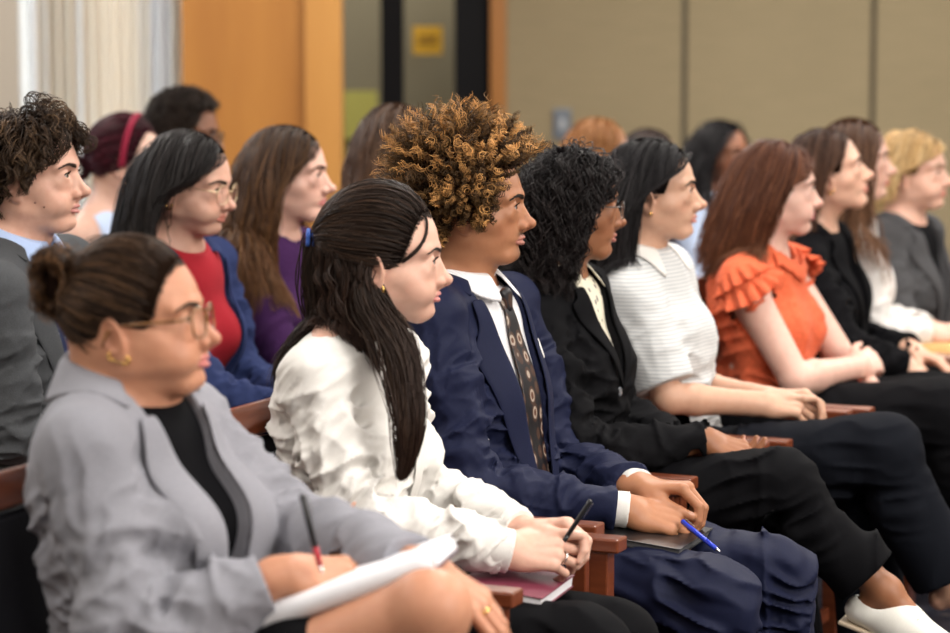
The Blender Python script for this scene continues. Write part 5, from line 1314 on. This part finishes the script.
for k, fn_ in BUILD:
    if want(k):
        import time as _t; _a = _t.time(); HAIR_DUP[0] = 2 if k in ('A1', 'A2') else 1; PEOPLE[k] = fn_(); print('BUILT', k, round(_t.time() - _a, 1), sum(len(o.data.polygons) for o in PEOPLE[k].root.children_recursive) // 1000)
# ------------------------------------------------------------------ chairs
MAHOG = wood('mahogany', (.115, .026, .010), (.20, .052, .020), .28, (4, 4, 30), coat=.35)
SEATF = fabric('dark_upholstery', (.020, .020, .026), .85, .2, 500, .25)
def chair(x, y, rz, label, group, src=None):
    if src is not None:
        r = src.copy(); COL.objects.link(r); r.location = (x, y, 0); r.rotation_euler = (0, 0, rz); r['label'] = label; r['group'] = group
        for ch in [o for o in scene.objects if o.parent is src]:
            c = ch.copy(); COL.objects.link(c); c.parent = r
        return r
    r = empty('armchair', (x, y, 0), label, 'chair', group, rz); B = V(0, 0, 0)
    m = MB(); m.box((-.21, -.235, .40), (.26, .235, .43)); m.build('seat_frame', MAHOG, r, B, bevel=.004)
    fd = Field(); fd.bx(V(.025, 0, .447), V(.235, .225, .026), np.eye(3), .022); v, f = fd.mesh(.008); mesh_obj('seat_cushion', v, f, SEATF, r, B)
    for s_ in (-1, 1):
        m = MB(); pts = [V(-.235, s_ * .232, .0), V(-.225, s_ * .232, .40), V(-.255, s_ * .232, .64), V(-.315, s_ * .232, .915)]
        for a, b in zip(pts[:-1], pts[1:]): m.beam(a, b, .030, .042, V(1, 0, 0))
        m.build('back_post', MAHOG, r, B, bevel=.004)
        m = MB(); m.beam(V(.222, s_ * .238, 0), V(.222, s_ * .238, .640), .036, .036, V(1, 0, 0)); m.build('front_leg', MAHOG, r, B, bevel=.003)
        m = MB(); m.box((-.255, s_ * .238 - .024, .636), (.262, s_ * .238 + .024, .662)); m.build('armrest', MAHOG, r, B, bevel=.004)
    m = MB(); m.box((-.020, -.215, 0), (.02, .215, .055), R=np.array([[.976, 0, -.216], [0, 1, 0], [.216, 0, .976]]), c=V(-.302, 0, .860)); m.build('top_rail', MAHOG, r, B, bevel=.004)
    m = MB(); m.box((-.018, -.210, 0), (.022, .210, .33), R=np.array([[.976, 0, -.216], [0, 1, 0], [.216, 0, .976]]), c=V(-.236, 0, .530)); m.build('back_cushion', SEATF, r, B, bevel=.01)
    m = MB(); m.box((-.21, -.215, .16), (-.19, .215, .19)); m.box((.21, -.215, .16), (.225, .215, .19)); m.build('stretcher', MAHOG, r, B, bevel=.002)
    return r
src = None
u_ = V(.400, .912, 0); n_ = V(math.cos(PHI), math.sin(PHI), 0)
CH = {'A1': 'grey blazer wearer', 'A2': 'white blouse wearer', 'A3': 'navy suit wearer', 'A4': 'floral blouse wearer', 'A5': 'ribbed shirt wearer', 'A6': 'orange blouse wearer', 'A7': 'brown-haired black blazer wearer', 'A8': 'white sweater wearer', 'A9': 'blonde person', 'B1': 'charcoal suit wearer', 'B2': 'crimson top wearer', 'B3': 'purple sweater wearer', 'B4': 'smooth brown-haired person', 'B5': 'copper-haired person', 'B6': 'dark brown-haired person', 'B7': 'pale blue shirt wearer', 'C1': 'burgundy-haired person', 'C2': 'dark glasses wearer'}
U_ = V(-math.sin(PHI), math.cos(PHI), 0); spots = {}
for row in 'ABC':                                    # evenly kept apart along each row
    ks = [k for k in PEOPLE if k[0] == row]
    t = np.array([PEOPLE[k].H @ U_ for k in ks]); f = np.array([PEOPLE[k].H @ n_ + ({'A1': .11, 'A3': .135, 'A5': .135}.get(k, .10)) for k in ks])
    for _ in range(300):
        for i in range(len(t) - 1):
            g = .532 - (t[i + 1] - t[i])
            if g > 0: t[i] -= g / 2; t[i + 1] += g / 2
    for k, a, b in zip(ks, t, f): spots[k] = U_ * a + n_ * b
for k, p in PEOPLE.items():
    c = spots[k]; row = {'A': 'front row', 'B': 'second row', 'C': 'third row'}[k[0]]
    o = chair(c[0], c[1], PHI, 'mahogany armchair in the %s, under the %s' % (row, CH[k]), 'armchairs in the ' + row, src)
    src = src or o
# ------------------------------------------------------------------ room
def struct(o): o['kind'] = 'structure'; return o
def sbox(name, a, b, mat, bevel=0):
    m = MB(); m.box(a, b); return struct(m.build(name, mat, None, None, bevel=bevel))
def wallpaper():
    m, nt, b = new_mat('woven_wallcovering', .85, (.27, .215, .13), .25)
    v = texco(nt); f = noise(nt, texco(nt, (1, 1, 60)), 6, 3); g = noise(nt, v, .9, 2)
    mx = nt.nodes.new('ShaderNodeMix'); mx.data_type = 'RGBA'; mx.blend_type = 'MULTIPLY'; mx.inputs[0].default_value = 1
    nt.links.new(ramp(nt, f, [(.3, (.235, .190, .112)), (.7, (.290, .232, .140))]), mx.inputs[6]); nt.links.new(ramp(nt, g, [(.3, (.90, .90, .90)), (.7, (1, 1, 1))]), mx.inputs[7])
    nt.links.new(mx.outputs[2], b.inputs['Base Color']); return m
WP = wallpaper(); CEIL = plain('ceiling_white', (.75, .73, .70), .9); OAK = wood('honey_oak', (.28, .108, .018), (.355, .150, .028), .4, (3, 3, .35), coat=.1)
OAK2 = wood('honey_oak_pale', (.37, .165, .035), (.44, .21, .05), .4, (3, 3, .35), coat=.1)
def carpet():
    m, nt, b = new_mat('carpet', .95, (.03, .03, .04), .1); v = texco(nt)
    w = nt.nodes.new('ShaderNodeTexVoronoi'); w.inputs['Scale'].default_value = 9; nt.links.new(v, w.inputs['Vector'])
    nt.links.new(ramp(nt, w.outputs['Distance'], [(0, (.12, .09, .07)), (.18, (.05, .045, .06)), (.35, (.020, .022, .035)), (.6, (.035, .03, .04))]), b.inputs['Base Color']); bump(nt, b, noise(nt, v, 400, 2), .5, .003); return m
X0, X1, Y0, YW, HC = -4.2, 6.5, -2.5, 12.2, 3.4
sbox('floor', (X0 - .2, Y0 - .2, -.1), (X1 + .2, YW + 2.2, 0), carpet())
sbox('ceiling', (X0 - .2, Y0 - .2, HC), (X1 + .2, YW + 2.2, HC + .1), CEIL)
wx = lambda px, Y=YW: (px - 475) / FPX * Y
WALLP = plain('warm_wall', (.60, .54, .44), .85)
sbox('wall_left', (X0 - .15, Y0, 0), (X0, YW + 2, HC), WALLP); sbox('wall_right', (X1, Y0, 0), (X1 + .15, YW + 2, HC), WALLP); sbox('wall_front', (X0, Y0 - .15, 0), (X1, Y0, HC), WALLP)
# back wall: woven panels with dark joints, the first one starting beside the door
xs = [wx(506), wx(683.5), wx(871.5), wx(871.5) + (wx(871.5) - wx(683.5)), wx(871.5) + 2 * (wx(871.5) - wx(683.5)), X1]
sbox('wall_back', (xs[0], YW + .03, 0), (X1, YW + .2, HC), plain('joint_dark', (.10, .085, .06), .9))
for i, (a, b) in enumerate(zip(xs[:-1], xs[1:])): sbox('wall_panel', (a + (.012 if i else 0), YW, 0), (b - .012, YW + .03, HC), WP, .004).name = 'wall_panel_%d' % (i + 1)
# door opening with oak jamb, black gap, vestibule
sbox('door_1', (wx(490), YW - .05, 0), (wx(506), YW + .15, HC), OAK, .004)
VB = YW + 1.1; vx = lambda px: wx(px, VB)
sbox('wall_vestibule', (vx(150), VB, 0), (vx(520), VB + .1, HC), plain('vestibule_paint', (.205, .185, .125), .85))
DK = plain('door_black', (.004, .004, .005), .5, 0, .12)
sbox('door_2', (wx(454.5), YW + .02, 0), (wx(490), YW + .06, HC), DK, .003)
sbox('trim_1', (wx(381), YW + .02, 0), (wx(404), YW + .08, HC), DK, .003)
sbox('trim_2', (wx(345.5), YW + .03, 0), (wx(381), YW + .07, 1.02 + .0), DK, .003)
YEL = plain('yellow_sign_paper', (.72, .42, .03), .7)
sg = MB(); c = V(wx(428, YW + .9), YW + .9, 1.59 - (40 - 15) / FPX * (YW + .9) + .0)
sg.cur = 0; sg.box((-.072, -.006, -.069), (.072, .006, .069), np.eye(3), c); sg.cur = 1
for r_ in range(2):
    for q in range(5): sg.box((-.045 + q * .019, -.0075, .008 - r_ * .026), (-.031 + q * .019, -.0055, .022 - r_ * .026), np.eye(3), c)
so = sg.build('sign', None, None, c, mats=[YEL, plain('sign_ink', (.16, .08, .02), .7)]); so.location = tuple(c)
tag(so, 'small yellow sign with faint lettering on the wall beyond the dark door', 'sign')
SH = MB(); c = V(wx(361, VB - .03), VB - .03, 1.59 - (128 - 15) / FPX * (VB - .03)); SH.box((-.085, -.004, -.19), (.085, .004, .19), np.eye(3), c); so = SH.build('poster', plain('dull_yellow_paper', (.44, .42, .10), .7), None, c); tag(so, 'olive yellow poster on the vestibule wall beside the oak column', 'poster')
# oak column and curtain on the left
CY = 11.0
def wxc(px): return (px - 475) / FPX * CY
sbox('wall_column', (wxc(183), CY, 0), (wxc(310), CY + .7, HC), OAK); sbox('trim_3', (wxc(306), CY - .04, 0), (wxc(343), CY + .10, HC), OAK2, .006)
# curtain: pleated sheer in front of a window
N = 300; xs_ = np.linspace(wxc(20), wxc(186), N); rows = []; rg = np.random.default_rng(4)
ph = np.cumsum(.18 + .22 * rg.random(N)); amp = .035 + .02 * np.sin(np.linspace(0, 9, N))
m = MB(); vs = []
for z in (.04, 1.0, 2.0, 3.2):
    for i in range(N): vs.append((xs_[i], CY + .35 + amp[i] * math.sin(ph[i] + .1 * z), z))
fs = [(r_ * N + i, r_ * N + i + 1, (r_ + 1) * N + i + 1, (r_ + 1) * N + i) for r_ in range(3) for i in range(N - 1)]
m.add(vs, fs); cm, nt, b = new_mat('curtain_cloth', .9, (.66, .58, .46), .2); b.inputs['Sheen Weight'].default_value = .2
wv = noise(nt, texco(nt, (1, 1, .01)), 7, 1); nt.links.new(ramp(nt, wv, [(.40, (.66, .56, .44)), (.52, (.76, .68, .57)), (.60, (.84, .86, .93))]), b.inputs['Base Color'])
tl = nt.nodes.new('ShaderNodeBsdfTranslucent'); tl.inputs[0].default_value = (.75, .72, .66, 1); mxs = nt.nodes.new('ShaderNodeMixShader'); mxs.inputs[0].default_value = .35
out = nt.nodes['Material Output']; nt.links.new(b.outputs[0], mxs.inputs[1]); nt.links.new(tl.outputs[0], mxs.inputs[2]); nt.links.new(mxs.outputs[0], out.inputs[0])
wm, wnt, wb = new_mat('daylit_pane', .3, (.6, .7, .8)); wb.inputs['Emission Color'].default_value = (.80, .90, 1, 1); wb.inputs['Emission Strength'].default_value = 6
sbox('window_1', (wxc(12), CY + .56, .5), (wxc(182), CY + .60, 3.1), wm)
cu = m.build('curtain', cm, None, V(wxc(100), CY + .35, 0), smooth=True); md = cu.modifiers.new('t', 'SOLIDIFY'); md.thickness = .004
tag(cu, 'floor-length pleated cream curtain left of the oak column', 'curtain')
sbox('wall_back_left', (X0, CY + .61, 0), (wxc(190), CY + .75, HC), plain('grey_wall', (.36, .33, .29), .85))
sbox('trim_4', (wxc(-20), CY + .30, 0), (wxc(9), CY + .5, HC), plain('grey_trim', (.33, .29, .24), .8))
# light switch on the panel wall
sw = MB(); c = V(wx(562), YW - .008, 1.59 - (123 - 15) / FPX * YW)
sw.box((-.042, -.008, -.070), (.042, .008, .070), np.eye(3), c); r0 = empty('light_switch', c, 'grey metal switch plate on the beige panel wall', 'switch'); sw.build('switch_plate', plain('switch_metal', (.16, .18, .21), .4, .6), r0, c, bevel=.003)
sw = MB(); sw.box((-.012, -.016, -.025), (.012, -.006, .025), np.eye(3), c); sw.build('switch_rocker', plain('switch_pale', (.38, .40, .42), .4), r0, c, bevel=.002)

# ------------------------------------------------------------------ held and lying things
def book(name, c, d, lat, up, L, W, T, cover, page, label, cat, parts='book'):
    r = empty(name, c, label, cat); R = np.array([d, lat, up]).T
    m = MB(); m.box((-L / 2, -W / 2, T - .002), (L / 2, W / 2, T), R, c); m.box((-L / 2, -W / 2, 0), (L / 2, W / 2, .002), R, c); m.box((-L / 2 - .002, -W / 2, 0), (-L / 2, W / 2, T), R, c); m.build('cover', cover, r, c, bevel=.0008)
    m = MB(); m.box((-L / 2, -W / 2 + .003, .002), (L / 2 - .003, W / 2 - .003, T - .002), R, c); m.build('pages', page, r, c)
    return r
PAPER = plain('paper', (.80, .80, .84), .8)
def pen(c0, c1, r, cols, label, grip=None):
    d = unit(c1 - c0); L = np.linalg.norm(c1 - c0); rt = empty('pen', c0, label, 'pen')
    m = MB(); m.tube([c0, c0 + d * .002, c0 + d * L * .62, c0 + d * L * .66], [r * .7, r, r, r * .95], 12); m.build('barrel', cols[0], rt, c0, smooth=True)
    m = MB(); m.tube([c0 + d * L * .66, c0 + d * L * .90], [r * 1.02, r * .9], 12); m.build('grip', cols[1], rt, c0, smooth=True)
    m = MB(); m.tube([c0 + d * L * .90, c0 + d * L * .985, c1], [r * .85, r * .35, r * .15], 12); m.build('tip', cols[2], rt, c0, smooth=True)
    n = unit(np.cross(d, V(0, 1, 0))); m = MB(); m.beam(c0 + d * .004 + n * r * 1.5, c0 + d * .035 + n * r * 1.5, .003, .0012, n); m.box((-.001, -.001, -.001), (.001, .001, .001), np.eye(3), c0 + d * .005 + n * r * 1.3); m.build('clip', cols[2], rt, c0)
    return rt
if 'A1' in PEOPLE:
    p = PEOPLE['A1']; hi = p.hi[0]; tip = hi['tips'][0]; th = hi['tips'][4]; g_ = (tip + th) / 2
    tp = p.J(322, 574, -.045); top = p.J(302, 494, -.065)
    pen(top, tp, .0046, [plain('black_plastic', (.01, .01, .012), .3), plain('red_grip', (.45, .015, .03), .35), SILVER], 'black ballpoint pen with a red grip in the hand of the grey blazer wearer')
    # notepad with its cover pages rolled over the near long edge
    a = p.J(252, 628, -.08); b_ = p.J(446, 566, -.01); d = unit(b_ - a); up = unit(ZUP - d * (ZUP @ d)); lat = np.cross(up, d); L = np.linalg.norm(b_ - a) * .96
    c = a; r0 = empty('notepad', c, 'white notepad with pages rolled over, on the knee of the grey blazer wearer', 'notepad')
    rows = []
    for t in np.linspace(0, 1, 14):
        row = []
        for q in np.linspace(0, 1, 22):
            if q < .5: x, z = .12 * (1 - q * 2), .0
            else:
                an = (q - .5) * 2 * 3.6; x, z = -.0 - math.sin(an) * .015, -.015 + math.cos(an) * .015
            row.append(a + d * L * t + lat * (x + .0) + up * (z + .024))
        rows.append(row)
    G = np.array(rows); i = np.arange(14 * 22).reshape(14, 22); f = np.stack([i[:-1, :-1], i[1:, :-1], i[1:, 1:], i[:-1, 1:]], -1).reshape(-1, 4)
    o = mesh_obj('page', G.reshape(-1, 3), f, PAPER, r0, c); md = o.modifiers.new('t', 'SOLIDIFY'); md.thickness = .003
    R = np.array([d, lat, up]).T; m = MB(); m.box((0, 0, .004), (L, .125, .020), R, a); m.build('page_block', PAPER, r0, c, bevel=.001)
    m = MB(); m.box((0, 0, .0), (L, .125, .004), R, a); m.build('backing_board', plain('board', (.10, .06, .09), .7), r0, c)
    m = MB(); W_ = p.j['wrl']; inf = p.hi[1]; k = inf['w'](.102, .0095, -.003); dd = unit(V(.80, -.30, -.60)); a1 = unit(np.cross(dd, ZUP)); a2 = np.cross(a1, dd)
    m.tube([k + (a1 * math.cos(t) + a2 * math.sin(t)) * .0112 for t in np.linspace(0, 6.283, 17)[:-1]], .0024, 8, closed=True); m.build('ring', GOLD, p.root, p.base, smooth=True)
if 'A2' in PEOPLE:
    p = PEOPLE['A2']
    a = p.J(468, 583, -.05); d = unit(V(.93, -.30, -.12)); lat = unit(np.cross(ZUP, d)); up = np.cross(d, lat)
    book('notebook', a + d * .078 + lat * .03 - up * .005, d, lat, up, .15, .20, .022, plain('maroon_cover', (.17, .030, .055), .45), PAPER, 'closed maroon notebook on the lap of the white blouse wearer', 'notebook')
    hi = p.hi[0]; pen(p.J(591, 500, .035), p.J(556, 553, .03), .0042, [plain('black_plastic', (.01, .01, .012), .3), plain('black_plastic', (.01, .01, .012), .3), SILVER], 'slim black pen held between the clasped hands of the white blouse wearer')
    m = MB(); k = hi['w'](.100, -.0105, -.006); dd = unit(V(.75, .2, -.35)); a1 = unit(np.cross(dd, ZUP)); a2 = np.cross(a1, dd)
    m.tube([k + (a1 * math.cos(t) + a2 * math.sin(t)) * .0108 for t in np.linspace(0, 6.283, 17)[:-1]], .0018, 8, closed=True); m.build('ring', SILVER, p.root, p.base, smooth=True)
if 'A3' in PEOPLE:
    p = PEOPLE['A3']; a = p.J(622, 536, -.085); d = unit(V(.93, -.36, -.10)); lat = unit(np.cross(ZUP, d)); up = np.cross(d, lat)
    book('folder', a + lat * .045 - up * .004, d, lat, up, .27, .22, .014, plain('black_leather', (.006, .006, .007), .3), plain('grey_lining', (.07, .07, .075), .7), 'thin black leather folder lying on the lap of the navy suit wearer', 'folder')
    pen(p.J(682, 521, -.02), p.J(720, 552, -.065), .0050, [plain('blue_plastic', (.02, .05, .55), .2), plain('blue_plastic', (.02, .05, .55), .2), SILVER], 'shiny blue ballpoint pen held by the navy suit wearer')
# water bottle on the floor behind the crossed legs
if not ONLY:
    c = at(918, 600, 7.6); c[2] = 0; rb = empty('water_bottle', c, 'clear water bottle with a blue label on the carpet under the far seats', 'bottle')
    m = MB(); m.tube([c + ZUP * z for z in (0, .005, .16, .185, .205)], [.028, .032, .032, .014, .013], 20); m.build('bottle_body', plain('clear_plastic', (.75, .78, .8), .1, 0, .5, trans=.8), rb, c, smooth=True)
    m = MB(); m.tube([c + ZUP * z for z in (.05, .12)], .0328, 20, cap=False); m.build('bottle_label', plain('label_blue', (.03, .12, .55), .4), rb, c, smooth=True)
    m = MB(); m.tube([c + ZUP * z for z in (.205, .222)], .015, 16); m.build('bottle_cap', plain('cap_white', (.7, .7, .72), .4), rb, c, smooth=True)
    # yellow pad by the left edge
    p = PEOPLE['B1']; c = p.J(0, 548, -.05); m = MB(); m.box((-.11, -.09, 0), (.11, .09, .012), R=frame(n_).T, c=c); o = m.build('legal_pad', plain('legal_yellow', (.75, .62, .12), .7), None, c); tag(o, 'yellow legal pad on the lap of the charcoal suit wearer', 'notepad')

# ------------------------------------------------------------------ light: ceiling panels and daylight from the far-left window
def area(name, loc, tgt, size, sy, e, col):
    l = bpy.data.lights.new(name, 'AREA'); l.shape = 'RECTANGLE'; l.size = size; l.size_y = sy; l.energy = e; l.color = col
    o = bpy.data.objects.new(name, l); COL.objects.link(o); o.location = loc; o.rotation_euler = (Vector(tgt) - Vector(loc)).to_track_quat('-Z', 'Y').to_euler(); return o
LMAT, nt, b = new_mat('lamp_diffuser', .8, (.9, .9, .88)); b.inputs['Emission Color'].default_value = (1, .95, .88, 1); b.inputs['Emission Strength'].default_value = 3
FR = plain('lamp_frame', (.7, .7, .7), .5); k = 0
for iy, y in enumerate((.8, 3.6, 6.4, 9.4)):
    for ix, x in enumerate((-2.4, .8, 3.8)):
        c = V(x, y, HC - .03); r0 = empty('ceiling_light', c, 'square recessed ceiling light panel %s the room, %s' % (('along the left of', 'down the middle of', 'along the right of')[ix], ('at the near end', 'over the first seats', 'over the last seats', 'by the back wall')[iy]), 'ceiling light', 'ceiling lights')
        m = MB(); m.box((-.62, -.62, 0), (.62, .62, .03), np.eye(3), c); m.build('lamp_frame', FR, r0, c, bevel=.004); m = MB(); m.box((-.57, -.57, -.008), (.57, .57, .0), np.eye(3), c); m.build('diffuser', LMAT, r0, c)
        area('panel_lamp', (x, y, HC - .06), (x, y, 0), 1.1, 1.1, (46, 50, 60, 105)[iy] * (1.3 if ix == 2 else (.75 if ix == 0 and iy < 3 else 1)), (1, .95, .89))
area('vestibule_fill', (wx(425), YW + .55, HC - .1), (wx(425), YW + .6, 0), .5, .5, 75, (1, .93, .82))  # added fill light, no fixture here: brightens the vestibule wall and yellow sign
area('stage_light', (4.6, 1.2, 2.9), (0.2, 5.2, 1.0), 2.2, 1.2, 190, (1, .94, .87))
area('window_daylight', (-3.8, 8.5, 2.0), (0, 5.2, 1.2), 2.0, 2.0, 60, (.72, .82, 1))
w = bpy.data.worlds.new('world'); scene.world = w; w.use_nodes = True; bg = w.node_tree.nodes['Background']; bg.inputs[0].default_value = (.9, .92, 1, 1); bg.inputs[1].default_value = .18
cam = bpy.data.cameras.new('camera'); co = bpy.data.objects.new('camera', cam); COL.objects.link(co); scene.camera = co
co.location = tuple(CAMP); co.rotation_euler = (math.pi / 2 - PITCH, 0, 0); cam.sensor_width = 36; cam.lens = FPX / 950 * 36; cam.clip_end = 60
cam.dof.use_dof = True; cam.dof.focus_distance = 4.98; cam.dof.aperture_fstop = 2.8; cam.dof.aperture_blades = 9
_L = None
import gc
for p in PEOPLE.values(): p.fields = {}; p.hi = []
gc.collect()
vs_ = scene.view_settings; vs_.view_transform = 'Standard'; vs_.look = 'None'; vs_.exposure = 0.0; vs_.gamma = 1; vs_.use_curve_mapping = False
scene.cycles.use_denoising = True; scene.cycles.max_bounces = 6; scene.cycles.diffuse_bounces = 3; scene.cycles.transparent_max_bounces = 8
